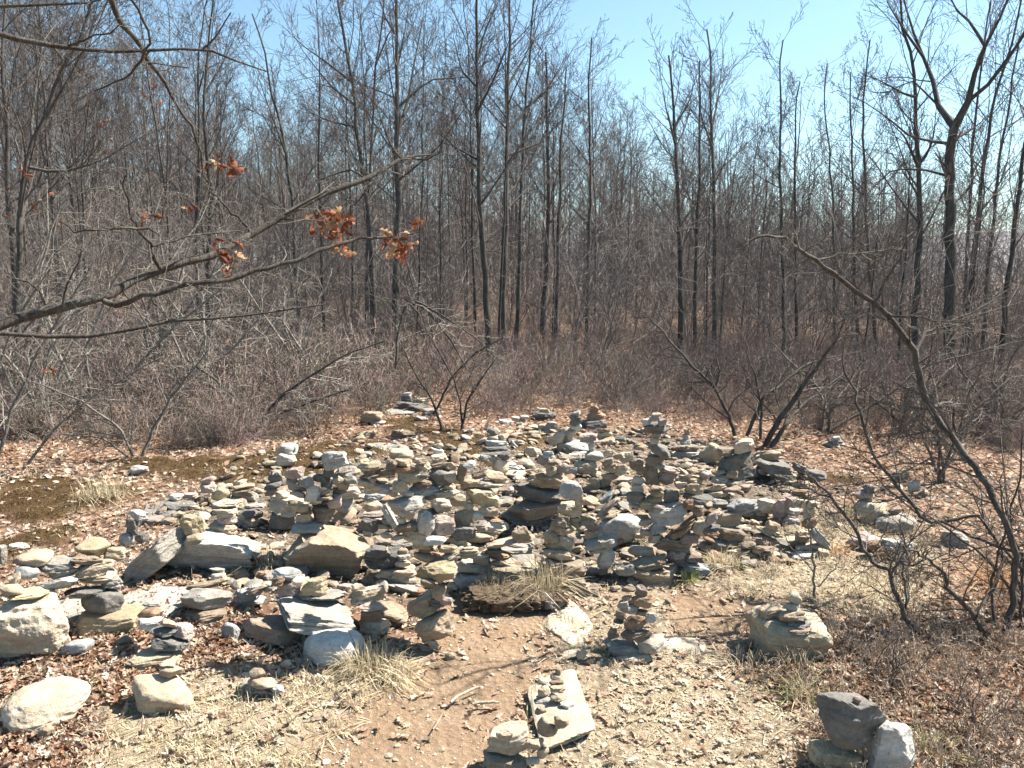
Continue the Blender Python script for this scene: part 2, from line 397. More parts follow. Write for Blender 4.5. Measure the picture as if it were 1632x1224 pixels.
# ------------------------------------------------------------------ stones: read off enlarged windows of the photograph, then stacked on the ground
# window: x0, y0, enlargement.  stone: centre x, top, bottom, width, tone, shape (s slab, b block, r rounded, a angular, L flat ledge), flags
WIN = {1: (0, 780, 2.757), 2: (380, 820, 3.03), 3: (720, 820, 3.03), 4: (1100, 820, 3.03), 5: (180, 620, 4.372), 6: (480, 620, 4.372), 7: (760, 620, 4.372), 8: (1040, 620, 3.709)}
CLUSTERS = [
 ("the ground cut by the left picture edge", 1, "130 440 752 390 c a e"),
 ("the paving by the big cream boulder", 1, "285 440 600 360 g L; 600 430 600 420 g L; 330 640 742 150 u r e"),
 ("the heap behind the big cream boulder", 1,
  "110 430 505 215 y s; 55 415 472 90 t r; 60 362 412 62 c a; 145 268 334 145 t r; 85 232 268 75 w r; 4 240 330 50 g b; 125 330 408 98 u r; 250 292 362 180 g s; 270 325 378 140 g s; 252 362 442 175 w s"),
 ("the slab stack topped by a cream loaf", 1,
  "372 420 478 165 d s; 480 372 436 110 g s; 425 358 432 150 t s; 415 305 392 170 c s; 385 285 338 120 b s; 410 212 288 132 y r; 505 245 302 100 t a"),
 ("the pair with the dark round boulder on top", 1, "482 520 650 280 y b e; 460 425 555 158 d r"),
 ("the low stones round the rust pebble", 1,
  "680 690 800 250 o s e k; 545 640 684 78 b r; 660 560 612 110 w s; 740 565 607 80 t b; 720 600 652 130 d s; 750 630 722 160 d b; 800 588 662 100 p a; 660 510 562 88 r r; 672 490 516 84 g s; 480 690 730 120 t s"),
 ("the grey block on a shaded tan base", 1,
  "900 515 602 195 b b; 905 420 537 212 g a; 1012 578 668 82 u a; 1090 440 522 140 u b; 1125 412 482 72 g s"),
 ("the tiny cairn before the white quartz boulder", 1, "895 390 422 150 t s; 960 366 394 62 c s; 955 340 368 60 g s"),
 ("the fat tan boulder carrying two pebbles", 1, "730 788 988 285 t r e; 752 765 832 98 t r; 740 748 780 70 c s; 820 985 1012 125 c s"),
 ("the tiny cairn on a grey plate", 2, "110 795 882 215 g s; 190 820 866 70 w a; 112 782 845 138 t r; 90 740 795 82 b r"),
 ("the leaves at the lower left corner", 1, "180 850 1075 400 c r e d0.8; 205 1030 1112 72 t a"),
 ("the jumble around the leaning slate", 5,
  "250 790 935 340 d L; 175 835 908 120 w b; 255 880 958 180 p s; 130 900 1005 75 d b; 95 990 1088 92 u r; 200 995 1080 90 d b; 440 725 782 90 w r; 530 718 765 112 p s; 480 768 862 212 d s; 565 803 842 90 c s"),
 ("the bank, a tall slate leaning to the right", 1, "690 145 410 270 g b t30 x"),
 ("the white quartz boulder", 1, "950 165 374 410 w b e o"),
 ("the pair left on the white quartz boulder", 5, "572 1000 1078 122 t r; 555 865 1008 152 y b"),
 ("the lilac-capped stack", 5,
  "770 915 992 182 t s; 790 850 952 132 p s; 775 820 878 168 c s; 640 715 802 112 b b; 790 762 832 195 c s; 745 682 768 122 y r; 655 655 728 112 p a; 665 602 664 102 p r t12"),
 ("the twin of the lilac-capped stack", 5,
  "960 900 952 142 t s; 935 925 978 80 u a; 905 868 908 72 c s; 960 830 906 152 d b; 985 795 838 132 p s; 970 708 788 82 g r; 900 690 748 152 b s; 905 655 702 152 t s; 885 628 664 92 c s"),
 ("the white-topped stack on dark blocks", 5,
  "1120 640 700 125 d b; 1300 605 708 155 g s; 1135 560 645 95 d b; 1265 530 622 132 p a; 1205 440 548 152 c b; 1210 374 442 132 w a"),
 ("the base of the white-topped stack", 5,
  "1330 862 935 112 c b; 1220 742 885 255 c b; 1100 690 752 82 b r; 1180 708 764 92 c r; 1290 700 752 92 p r; 1180 850 1000 190 d b; 1260 770 800 60 t s; 1320 800 860 80 y r"),
 ("the big steep boulder with a shaded front", 2, "440 40 298 405 t b e o; 335 30 104 142 g r"),
 ("the great grey block propped over a hollow", 2,
  "170 475 640 330 b a e; 465 550 738 325 w r e; 370 362 575 480 g b t-9 x; 385 350 432 255 g s; 255 285 388 118 p a; 365 295 396 122 y s; 300 300 362 80 c r; 235 256 298 132 u s; 190 298 352 62 r b; 230 695 742 62 c a"),
 ("the low stones left of the propped block", 2, "90 335 392 110 t s; 50 360 452 120 u s; 140 330 400 80 g s"),
 ("the group right of the propped block", 2,
  "660 490 592 155 c b; 725 425 492 165 t s; 645 440 522 112 r a; 640 420 472 125 p s; 620 335 425 170 c s; 575 328 368 82 c a"),
 ("the two tan slabs leaning on each other", 2,
  "955 455 622 212 t s t14; 905 340 492 192 t s t20; 970 328 412 64 t b; 985 398 468 110 d s; 1000 395 452 62 p r; 940 600 656 62 c s; 905 620 664 62 c s; 1025 660 707 58 t a"),
 ("the bed under the toy-sized pebble cairn", 2, "800 310 394 195 g b; 765 240 324 195 c s; 915 305 372 64 b r"),
 ("the toy-sized pebble cairn", 2, "800 255 308 102 c s; 795 213 260 72 c r; 797 190 218 62 g s; 797 160 193 44 t r"),
 ("the rust stone with a hat", 2, "950 212 308 205 y s; 900 178 232 104 r r; 905 150 188 74 r a; 695 145 268 192 d b"),
 ("the blue loaf and grey plate at the turf", 2, "1132 258 367 192 u r; 1135 205 302 182 g s; 1175 180 252 82 g r"),
 ("the grassy turf bank", 3, "320 225 342 275 o r e; 480 385 470 120 d a"),
 ("the square-block stack behind the turf", 3,
  "590 278 367 122 b b; 670 320 402 112 b s; 550 185 302 195 b b x; 520 160 228 148 t s; 535 90 174 112 c b; 530 40 97 112 t b; 480 80 142 72 t r; 520 6 64 88 b a"),
 ("the broad white sloping boulder", 7, "1000 858 1092 310 w r e; 860 1010 1148 225 g b t10; 800 915 992 92 b s; 815 948 1034 142 t s t10; 900 1100 1226 115 w r; 920 835 902 172 t s t8; 905 750 874 155 p a t30"),
 ("the hat-shaped stones in the middle path", 3, "975 230 342 280 t s e; 830 225 302 105 g b; 945 195 272 175 o b; 915 147 207 116 t r"),
 ("the small stones near the hat-shaped pair", 3, "1125 163 232 170 p s; 1185 228 302 122 u a; 1045 405 442 37 b r"),
 ("the bare bedrock in the trail", 3, "590 375 660 300 c L; 1110 580 705 350 c L; 560 655 702 142 c s; 625 650 702 58 c s"),
 ("the tall double cairn in the trail", 3,
  "880 668 717 185 c s; 830 598 682 205 g b; 962 578 684 132 w r; 780 545 602 64 b b; 890 543 622 155 b s; 965 468 552 68 w b; 805 503 547 54 d b; 885 490 557 112 r s; 815 458 504 54 b s; 915 458 502 74 t s; 825 413 460 54 g s; 860 428 494 92 g s; 845 388 416 46 t s; 915 383 462 124 r b; 855 345 390 66 b s; 910 338 394 62 b b"),
 ("the wide tan block that carries a small cairn", 3, "520 765 1132 330 c b e d2.15 x"),
 ("the cairn on the wide tan block", 3,
  "430 922 962 62 b s; 435 878 917 84 g s; 510 850 904 98 t b; 560 903 944 74 w s; 445 825 887 62 t r; 510 820 858 86 t s; 440 788 827 56 c b; 505 793 822 76 b s; 500 765 800 52 b r; 515 740 770 32 b s; 465 973 1077 108 b r; 530 968 1037 74 t a"),
 ("the pair cut by the bottom edge", 3, "262 1130 1260 230 b b; 270 1000 1172 232 c s t8; 255 1030 1092 84 t a; 400 1088 1172 94 t a; 390 1178 1226 72 c r; 870 1165 1212 72 c s; 440 1120 1180 60 t r"),
 ("the box-shaped boulder right of the trail", 4, "468 425 712 360 o b e d0.95 x"),
 ("the leaning cairn on the box-shaped boulder", 4, "535 543 582 122 b s; 530 508 552 112 d s; 390 420 492 124 t b t10; 495 450 528 132 t a; 492 420 468 82 g b; 500 371 433 64 c r"),
 ("the trio cut by the bottom edge", 4, "690 1080 1280 250 y b e; 955 970 1290 230 w b e t-14; 770 850 1195 320 d b; 805 878 912 40 b r"),
 ("the stones by the arching shrub", 4, "840 85 178 152 p b; 885 118 178 82 r b; 1000 165 205 102 d b; 1000 110 168 152 w s; 945 150 225 72 r b; 1215 488 547 108 b a; 1280 72 162 134 g s"),
 ("the grey boulders behind the arching shrub", 8, "1440 728 858 240 g r e; 1290 652 805 185 o r e; 1245 588 655 98 p r; 1300 563 624 88 d b; 1430 690 740 94 b s; 1540 528 604 74 w b; 1590 590 650 80 b b; 1470 480 545 90 b b; 1060 703 758 84 b s; 1050 740 780 60 t r; 1110 790 820 60 c r"),
 ("the dark boulder row under the forked shrub", 8,
  "345 315 445 138 o a e; 490 350 480 205 d a; 440 340 402 108 b s; 535 290 392 112 c a; 600 430 525 135 d b; 720 405 500 205 d b; 690 343 414 202 t s; 885 428 514 115 d s t-20; 560 428 495 64 w a; 965 473 550 135 d s; 760 490 548 125 d s; 650 468 508 44 w a; 900 540 590 90 t s; 830 535 580 80 c s"),
 ("the little pagoda cairn on a brown plate", 8, "200 358 414 162 u s; 190 323 374 152 b s; 195 294 328 64 g s; 200 264 300 46 g s; 202 234 268 32 b r"),
 ("the round heap cairn at the brush", 7, "1255 288 334 64 t r; 1200 258 313 94 b b; 1290 253 313 94 d b; 1235 228 294 132 d b; 1180 203 254 72 w s; 1295 203 258 64 g b; 1240 183 220 74 g b; 1250 163 190 64 c s"),
 ("the slate-capped column", 7, "1330 540 644 125 p b; 1220 495 644 122 t b; 1265 513 552 74 g s; 1240 453 524 132 b s; 1268 362 478 182 d a t-14; 1240 333 384 66 c r; 1110 480 565 94 b b; 1040 430 505 94 c b; 1030 608 665 155 p s; 1120 600 664 84 c r; 1150 540 600 80 t s"),
 ("the pile behind the brown tower", 8,
  "275 618 668 155 d s; 110 583 674 98 d b; 245 548 628 98 t b; 175 538 584 84 t s; 235 500 548 155 t s; 245 463 504 76 t a; 30 600 644 64 o b; 25 578 612 74 b s; 400 508 558 94 g a; 470 473 534 78 t b; 480 530 574 104 c s; 540 558 618 84 p a; 385 595 644 115 c s; 470 573 618 98 b r; 385 553 604 94 t s; 380 638 704 135 g b; 530 640 728 175 u b; 100 450 500 120 p s; 95 505 550 80 t s; 310 480 530 70 p r; 395 480 515 80 t s"),
 ("the cream trio right of the brown tower", 8, "640 743 784 132 b s; 640 688 754 152 t s; 660 643 744 112 c b; 755 643 764 94 p b; 820 638 704 64 p b; 890 638 704 124 c s; 925 698 758 64 c a; 830 698 744 92 p s; 925 758 814 82 r b; 820 753 824 84 w b; 960 668 698 44 c s; 870 610 640 90 c s"),
 ("the brown two-block tower", 8, "480 880 944 135 b b; 458 798 894 152 b b x; 450 698 812 155 t b x"),
 ("the rust-brown slabs leaning in a sheaf", 8, "120 850 965 235 b s; 215 843 924 112 p s; 30 768 864 94 u a; 160 753 884 212 r s t22; 180 738 812 172 r s t28; 85 658 794 205 w b; 215 648 714 62 r b; 270 688 754 72 b b"),
 ("the small stack left of the brown tower", 8, "335 898 988 132 b b; 390 893 974 82 d b; 350 868 904 115 r s; 345 828 874 104 r s; 350 798 838 92 d s; 290 768 878 92 c r; 345 718 804 92 p a t25"),
 ("the slabs right of the brown tower", 8, "640 908 964 185 b s; 570 898 944 92 b b; 660 853 924 145 b s; 690 808 880 155 o s t-10; 712 768 838 82 t a; 800 868 934 122 c s; 660 950 990 90 p s"),
 ("the heap's pale right end", 8, "900 958 1008 145 w s; 930 898 954 165 c s; 985 808 934 112 u s t-35; 880 830 912 84 t b; 890 862 905 70 b s; 1010 940 980 60 t b"),
 ("the trail edge below the heap", 8, "510 928 1024 225 t s e; 625 933 978 74 c r; 600 998 1042 74 t s; 150 950 1014 122 p a; 235 963 1024 112 b a; 260 1020 1098 142 u a; 725 960 1000 80 c s; 780 1000 1035 70 t s"),
 ("the far stack atop the clearing", 6, "700 128 184 265 g s; 900 133 188 122 g s; 770 83 148 215 d b; 840 58 95 102 c s; 805 63 95 54 g r; 735 43 88 74 d b; 735 21 48 72 w s"),
 ("the mossy slope below the far stack", 6, "545 213 258 122 g s; 490 148 228 145 t b; 690 328 354 104 c s; 710 278 344 172 b s; 450 283 344 152 o s; 850 188 224 94 g s; 560 370 500 340 g L"),
 ("the white-capped block stack", 6,
  "175 620 674 72 u b; 140 588 654 112 d s; 300 530 604 152 g b; 190 538 612 74 d b; 240 424 553 172 w b; 40 608 694 104 g b"),
 ("the crowd under the white-capped block", 6, "345 678 774 132 c b; 270 678 734 92 b s; 290 623 704 94 t s; 345 598 664 84 g r; 255 603 654 74 c r; 80 658 784 112 w a; 20 808 874 104 b s; 30 858 924 82 y b; 100 760 800 80 t s"),
 ("the flaky tower of thin slabs", 6, "300 828 948 145 t r; 155 808 934 155 b b; 295 738 874 132 g r; 235 728 834 92 p r; 140 798 834 122 b s; 145 768 806 122 r s; 150 738 778 132 b s; 165 688 744 112 t b; 155 678 708 52 c s"),
 ("the ochre-cored stack", 6, "470 883 984 175 d b; 500 833 894 215 p s; 500 778 844 122 t r; 500 723 774 142 u s; 570 658 734 92 w b; 500 658 728 122 y b; 460 618 684 122 t b; 490 608 638 64 c s; 480 583 622 152 b s; 480 543 594 132 b s; 470 503 564 152 t s"),
 ("the loaf balanced on a rust slab", 6, "630 488 564 74 b b; 600 558 604 115 b s; 720 528 588 165 r s; 710 478 544 102 t b; 697 408 478 155 c r"),
 ("the group behind the tilted plate", 6, "870 650 735 210 u s; 765 555 658 175 o a; 690 628 734 104 c b; 640 698 754 64 c r; 735 698 758 94 w r; 850 623 684 135 b s; 860 588 624 64 d r"),
 ("the tilted plate", 6, "730 735 892 265 g b; 620 790 940 95 w s t-55"),
 ("the pile round the white quartz wedge", 6,
  "865 838 1012 125 w a; 740 918 1004 152 b b; 700 885 934 64 c r; 750 848 912 74 c r; 590 928 978 112 t s; 600 898 944 84 g s; 590 998 1038 84 c s; 570 1028 1084 132 b s; 680 1008 1054 104 c s; 800 958 1062 165 c b; 700 1050 1095 150 g s; 930 1018 1104 155 w r; 850 1038 1114 142 c s; 460 985 1030 62 c b; 540 1085 1180 170 d b"),
 ("the pile around the upright post stone", 6,
  "980 545 684 175 d r; 1040 570 650 80 g b; 950 500 552 112 b s; 960 448 504 104 c s; 950 403 444 84 w s; 955 374 408 64 c s; 950 350 380 44 p r; 1030 500 562 104 t b; 830 478 524 92 t s; 850 498 562 104 c b; 1120 510 654 66 b b t-12; 1170 498 544 84 w r; 1180 618 694 135 t a; 1240 558 624 104 b b; 1035 648 704 74 c b; 1290 628 694 135 g r; 1075 570 660 60 c b"),
 ("the group round the cracked ochre block", 6,
  "1000 690 762 200 c s; 910 728 774 104 b s; 970 753 864 152 c b; 1100 720 824 122 o b; 1265 680 818 225 y b; 1165 788 834 74 c s; 1140 820 948 135 o b; 1240 843 924 104 w r; 1310 808 884 122 c b; 985 880 1014 165 p a; 1130 948 1054 165 d b; 1260 943 994 74 b b; 1340 918 1014 205 c b; 1340 878 924 132 r s; 1240 990 1094 195 o r; 1090 1020 1074 125 c s"),
 ("the olive slab fan above the rust hat", 6, "1040 1090 1192 180 c s t18; 1155 1100 1184 165 o b; 1020 1080 1140 130 t s; 1260 1140 1190 90 g r; 1340 1100 1180 120 d b; 1345 1190 1224 80 b s"),
 ("the plank-capped stack", 7, "80 453 504 125 g s; 190 438 494 84 d b; 110 430 464 155 d s; 125 390 434 182 d s; 140 348 398 152 w s; 115 318 354 84 c s; 175 313 358 54 c s; 105 255 323 112 d s t-14"),
 ("the pale-lidded slate lump at the brush", 7, "430 278 324 135 o s; 410 248 280 94 c s; 520 223 294 84 g s; 460 233 284 84 c s; 470 150 218 162 d b; 470 133 164 74 c s; 290 190 230 90 c s; 330 180 215 60 w r; 270 300 335 80 c r; 200 210 250 90 w s"),
 ("the dark finger cairn next to the pointed cap", 7, "640 258 354 104 c a; 690 233 288 74 w b; 690 203 254 84 d b; 680 173 214 92 d s; 687 148 182 74 g s"),
 ("the cairn with a rust pointed cap", 7, "780 303 374 125 p b; 895 330 394 125 o b; 1000 328 384 84 d b; 890 288 336 94 o s; 890 268 300 80 t s; 810 203 294 175 d b; 830 163 214 125 r s; 825 143 174 84 r s; 820 99 157 56 r a"),
 ("the rubble below the rust-capped cairn", 7, "550 290 384 115 c a; 605 368 444 92 c b; 690 430 478 155 w s; 815 423 504 125 g r; 700 358 434 172 w b; 795 358 434 44 w a; 660 538 624 84 g b; 760 493 594 152 c b; 820 558 614 115 c s; 920 468 544 115 b b; 935 518 584 104 t b; 930 578 644 115 t b; 1000 518 604 94 c b; 920 418 464 74 c s; 990 440 490 80 t b"),
 ("the pebble crowd on the bowl-shaped slab", 7, "440 578 618 64 b s; 520 528 604 74 c r; 595 508 594 84 p b; 460 438 534 84 g b; 540 488 534 84 b r; 495 478 549 54 c a; 500 428 484 84 w b; 370 508 558 66 c r; 390 393 474 115 c a"),
 ("the bowl-shaped tan slab over slate", 7, "350 830 975 350 d b e; 420 740 895 400 b s; 650 780 895 165 c b; 500 630 805 480 d s; 655 638 775 152 u b; 490 560 718 295 t s; 710 700 844 54 c b; 200 678 744 155 b s; 120 650 694 135 c s; 270 550 618 182 c s; 270 510 560 120 w s; 130 560 644 155 t b; 160 478 564 115 c r; 85 490 534 64 t r"),
 ("the lumps beside the bowl-shaped slab", 7, "700 858 964 104 o a t-20; 760 898 964 115 b a; 770 748 814 94 t b; 905 698 794 115 u s t25; 810 618 694 94 t b; 890 618 694 94 y r; 830 690 740 150 b s"),
 ("the urn-shaped stack below the slate-capped column", 7, "1190 768 854 115 o b; 1245 713 794 115 t r; 1245 668 724 104 t s; 1110 698 794 135 d b; 1120 668 714 84 c s; 1270 798 844 84 p b; 1100 790 830 80 w r; 1180 978 1034 84 c s; 1180 898 954 104 c s; 1240 1010 1084 84 c b; 1130 1000 1040 80 c s; 1160 860 905 90 t s"),
 ("the thin-slab rick before the hollow", 3, "250 200 250 110 c s; 380 178 217 84 d s; 220 168 212 135 r s; 290 143 188 195 g s; 250 108 154 155 t s; 340 48 134 94 t a; 330 160 195 110 b s; 210 128 170 80 b s; 320 130 160 120 p s"),
 ("the brush atop the clearing's left side", 5, "185 530 602 115 w a"),
 ("the far right clearing, alone on a plate", 8, "1080 310 350 130 g s; 1085 290 325 80 d b; 1085 275 300 44 w s"),
]
ORD = ["first", "second", "third", "fourth", "fifth", "sixth", "seventh", "eighth", "ninth", "tenth", "eleventh", "twelfth"]

def ico(sub):
    import bmesh
    bm = bmesh.new(); bmesh.ops.create_icosphere(bm, subdivisions=sub, radius=1.0)
    v = np.array([x.co[:] for x in bm.verts]); f = np.array([[x.index for x in p.verts] for p in bm.faces]); bm.free()
    return v / np.linalg.norm(v, axis=1, keepdims=True), f
ICO = {k: ico(k) for k in (1, 2, 3, 4, 5, 6)}

def stone_shape(seed, shape, sub, base=False, box=False, big=False, over=False):
    """A worn, faceted stone inside the box [-1,1]^3."""
    r = np.random.default_rng(seed); u, f = ICO[sub]
    pl = []
    jit = {'s': .16, 'L': .10, 'b': .22, 'r': .3, 'a': .36}[shape]
    if box: jit = .07
    sides = [np.array([math.cos(a), math.sin(a), 0]) for a in np.arange(6) * 1.0472 + r.uniform(0, 6.28)] if shape in 'sa' and not box else None
    if sides: sides = [sides[k] for k in sorted(r.choice(6, int(r.integers(4, 7)), replace=False))]
    for q in (sides or []):
        n = q + r.normal(0, .22, 3) * np.array([1, 1, .8]); n /= np.linalg.norm(n); pl.append((n, r.uniform(.7, 1.0)))
    for ax in ((2,) if sides else range(3)):
        for sg in (-1, 1):
            n = np.zeros(3); n[ax] = sg; n = n + r.normal(0, jit, 3) * (1 if ax < 2 or shape in 'ra' else .45)
            if base and ax < 2: n[2] = abs(n[2]) * .4 + r.uniform(-.12, .05)
            n /= np.linalg.norm(n)
            pl.append((n, r.uniform(.82, 1.05)))
    for _ in range({'s': 7, 'L': 5, 'b': 7, 'r': 11, 'a': 9}[shape]):
        n = r.normal(0, 1, 3)
        if shape in 'sL': n[2] *= .45
        n /= np.linalg.norm(n); pl.append((n, (r.uniform(1.36, 1.6) if box else r.uniform(.76, 1.15)) if shape != 'r' else r.uniform(.92, 1.08)))
    if over:
        for n, d in (((.08, -1, -.22), .5), ((.40, .25, .88), .9), ((-.75, -.1, .66), .9)): pl.append((np.array(n) / np.linalg.norm(n), d))
    p = {'s': 70, 'L': 30, 'b': 60, 'r': 8 if big else 20, 'a': 80}[shape]
    acc = (1 / 1.32) ** p
    for n, d in pl:
        acc = acc + (np.maximum(u @ n, 0) / d) ** p
    v = u * (acc ** (-1 / p))[:, None]
    a = r.uniform(-.5, .5) if shape in 'sb' else r.uniform(0, 6.28)
    if over: a = 0.0
    ca, sa = math.cos(a), math.sin(a)
    v = v @ np.array([[ca, -sa, 0], [sa, ca, 0], [0, 0, 1]]).T
    amp = .055 if shape == 'r' else (.05 if box or big else .085)
    off = r.uniform(-50, 50, 3)
    nz = fbm(v * 1.6 + off, seed, 3)
    chip = np.minimum(0, vnoise(v * 2.8 + off, seed + 3) + .25)
    v = v * (1 + amp * nz + (.10 if shape == 'r' else (.11 if box or big else .26)) * chip)[:, None]
    if sub >= 4: v = v * (1 + (.014 if sub > 4 else .02) * fbm(v * 9 + off, seed + 9, 3))[:, None]
    lay = np.tanh(5 * np.sin(v[:, 2] * r.uniform(5, 9) + 1.2 * vnoise(v * 1.5 + off, seed + 5)))      # bedding steps on the sides
    side = np.clip(np.hypot(v[:, 0], v[:, 1]), 0, 1)
    v[:, :2] *= (1 + (.035 if shape in 'sb' else .012) * lay * side)[:, None]
    lo, hi = v.min(0), v.max(0)
    return (v - (lo + hi) / 2) / ((hi - lo) / 2), f

items = []
for ci, (phrase, win, txt) in enumerate(CLUSTERS):
    x0, y0, k = WIN[win]
    for e in txt.split(";"):
        q = e.split()
        cx, yt, yb, wd = [float(v) for v in q[:4]]
        fl = q[6:]
        tilt = next((float(v[1:]) for v in fl if v[0] == 't'), 0.0)
        items.append(dict(c=ci, cx=x0 + cx / k, yt=y0 + yt / k, yb=y0 + yb / k, w=wd / k, tone=q[4], shape=q[5], embed='e' in fl, back='k' in fl or 'e' in fl, tilt=tilt, box='x' in fl, over='o' in fl, dr=next((float(v[1:]) for v in fl if v[0] == 'd'), 0.0)))
order = sorted(range(len(items)), key=lambda i: (0 if items[i]['shape'] == 'L' else 1, -items[i]['yb']))

def first_hit(px, py, H):
    d = ray(px, py)
    t = np.arange(2.0, 16.0, 0.012)
    P = CAMP + t[:, None] * d
    below = P[:, 2] <= hm_at(P[:, 0], P[:, 1], H)
    k = int(np.argmax(below)) if below.any() else len(t) - 1
    return P[k], t[k]

def splat(V):
    i = ((V[:, 1] - HMY0) / HSTEP).astype(int); j = ((V[:, 0] - HMX0) / HSTEP).astype(int)
    for di in (-1, 0, 1):
        for dj in (-1, 0, 1):
            a, b = i + di, j + dj
            ok = (a >= 0) & (a < HM.shape[0]) & (b >= 0) & (b < HM.shape[1])
            np.maximum.at(HM, (a[ok], b[ok]), V[ok, 2])

for n, i in enumerate(order):
    s = items[i]
    hit, t = first_hit(s['cx'], s['yb'], HG if (s['back'] or s['shape'] == 'L') else HM)
    th = math.asin(-ray(s['cx'], s['yb'])[2] / np.linalg.norm(ray(s['cx'], s['yb'])))       # how steeply we look down on it
    sc = t / F
    W = s['w'] * sc * (1.0 if s['shape'] == 'L' or s['yb'] > 985 else (1.11 if s['w'] < 60 else 1.05)); app = (s['yb'] - s['yt']) * sc
    if s['shape'] == 'L':
        D = app / max(math.sin(th), .05) ; Hh = .14
        c = hit + np.array([0, D / 2, 0]); zt = float(hm_at(c[0], c[1], HG)) + .022
        zc = zt - Hh / 2
        # follow the lie of the ground
    else:
        kD = s['dr'] or {'s': .72, 'b': .72, 'r': .8, 'a': .75}[s['shape']]
        D = min(kD * W, .75 * app / max(math.sin(th), .1)) if s['shape'] != 's' else min(kD * W, .8 * app / max(math.sin(th), .1))
        D = max(D, .42 * W)
        if s['dr']: D = s['dr'] * W
        Hh = max((app - (.70 if s['box'] else .55) * D * math.sin(th)) / math.cos(th), .3 * app, .012)
        if s['tilt']:
            tl = abs(R(s['tilt'])); L = W / math.cos(tl) * .92 if tl < .8 else app / math.sin(tl)
            Hh = max(Hh - L * math.sin(tl), .22 * app) / math.cos(min(tl, .9)); W0, W = W, L
        c = np.array([hit[0], hit[1] + D * .42, 0.0]); 
        if c[1] > 0: c[0] = hit[0] * (c[1] / hit[1]) ** .9
    sub = 3 if s['w'] < 16 else (4 if s['w'] < 55 else 5)
    if s['w'] > 125: sub = 6 if s['shape'] != 'L' else 5
    V, Fc = stone_shape(100 + i, s['shape'], sub, s['embed'], s['box'], s['w'] > 75, s['over'])
    V = V * np.array([W, D, Hh]) / 2
    if s['tilt']:
        a = -R(s['tilt']); ca, sa = math.cos(a), math.sin(a)
        V = V @ np.array([[ca, 0, sa], [0, 1, 0], [-sa, 0, ca]]).T
    elif s['shape'] != 'L':
        g = np.random.default_rng(i); a, bb = g.normal(0, .11), g.normal(0, .10)
        V = V + np.stack([0 * V[:, 0], 0 * V[:, 0], a * V[:, 0] + bb * V[:, 1]], 1)
    if s['shape'] == 'L':
        Vw = V + np.array([c[0], c[1], zc])
        Vw[:, 2] += hm_at(Vw[:, 0], Vw[:, 1], HG) - float(hm_at(c[0], c[1], HG))
        V = Vw - np.array([c[0], c[1], zc])
    else:
        low = (V[:, 2] < 0) & (np.hypot(V[:, 0] / W, V[:, 1] / D) < .36)
        if not low.any(): low = V[:, 2] <= np.percentile(V[:, 2], 15)
        ray_z = hit[2] + Hh / 2
        for fac in (.42, .25, .08, -.05):                               # it beds into what it lies on
            cc = np.array([hit[0], hit[1] + D * fac])
            if s['back'] or fac == .42: cc = c[:2]
            rest = np.percentile(hm_at(V[low, 0] + cc[0], V[low, 1] + cc[1], HG if s['back'] else HM) - V[low, 2], 72)
            if s['back'] or rest > ray_z - .45 * Hh: break
        c[0], c[1] = cc[0], cc[1]
        zc = min(rest, ray_z + (.12 if s['yb'] < 930 else .5) * Hh) - .006
        if s['embed']: zc -= .10 * Hh
        # keep its top where the photograph shows it
        top_pt = CAMP + ray(s['cx'], s['yt']) * (np.dot(np.array([c[0], c[1] + (.4 if s['box'] else .2) * D, 0]) - CAMP, np.array([0, 1, 0])) / ray(s['cx'], s['yt'])[1])
        bot = zc + V[:, 2].min(); cur = V[:, 2].max() - V[:, 2].min()
        k = np.clip((top_pt[2] - bot) / cur, .6, 1.55)
        V[:, 2] *= k
        if s['yb'] < 985 and s['w'] < 60: V[:, 2] = V[:, 2].max() - (V[:, 2].max() - V[:, 2]) * 1.08; bot -= .08 * cur * k
        zc = bot - V[:, 2].min()
    s['pos'] = np.array([c[0], c[1], zc]); s['V'] = V; s['F'] = Fc; s['size'] = W; s['H'] = V[:, 2].max() - V[:, 2].min()
    splat(V + s['pos'])

SHAPE_WORD = {'s': "flat slab", 'b': "blocky stone", 'r': "rounded stone", 'a': "angular rock", 'L': "bedrock sheet"}
def noun(s):
    if s['w'] > 80 and s['shape'] in 'bra': return {'b': "blocky boulder", 'r': "rounded boulder", 'a': "angular boulder"}[s['shape']]
    return SHAPE_WORD[s['shape']]
def kind_name(s):
    if s['shape'] == 'L': return "bedrock_sheet"
    if s['w'] > 80 and s['shape'] in 'bra': return "boulder"
    return {'s': "flat_stone", 'b': "stone", 'r': "cobble", 'a': "rock"}[s['shape']]
for ci, (phrase, win, txt) in enumerate(CLUSTERS):
    mem = [s for s in items if s['c'] == ci]
    by = {}
    for s in mem: by.setdefault(TONES[s['tone']][0] + " " + noun(s), []).append(s)
    for base, g in by.items():
        prep = "of" if any(q in phrase for q in ("stack", "cairn", "pair", "tower", "column", "heap", "group", "row", "stones", "slabs", "trio", "boulders", "pile", "fan", "rick", "crowd", "lumps", "rubble", "jumble")) else "at"
        if phrase.startswith(("the white quartz boulder", "the big steep", "the fat tan", "the broad white", "the wide tan", "the box-shaped", "the bowl", "the great grey", "the grey block")) : prep = "at"
        for s in g: s['label'] = f"{base} {prep} {phrase}"
        if len(g) > 1:
            ys = [s['yb'] for s in g]; xs = [s['cx'] for s in g]
            vert = (max(ys) - min(ys)) * 1.3 > (max(xs) - min(xs))
            g.sort(key=(lambda s: s['yt']) if vert else (lambda s: s['cx']))
            for k, s in enumerate(g):
                if len(g) == 2: pre = ("upper", "lower")[k] if vert else ("left", "right")[k]
                else: pre = f"{ORD[k]} from {'top' if vert else 'left'},"
                s['label'] = f"{pre} {base} {prep} {phrase}"
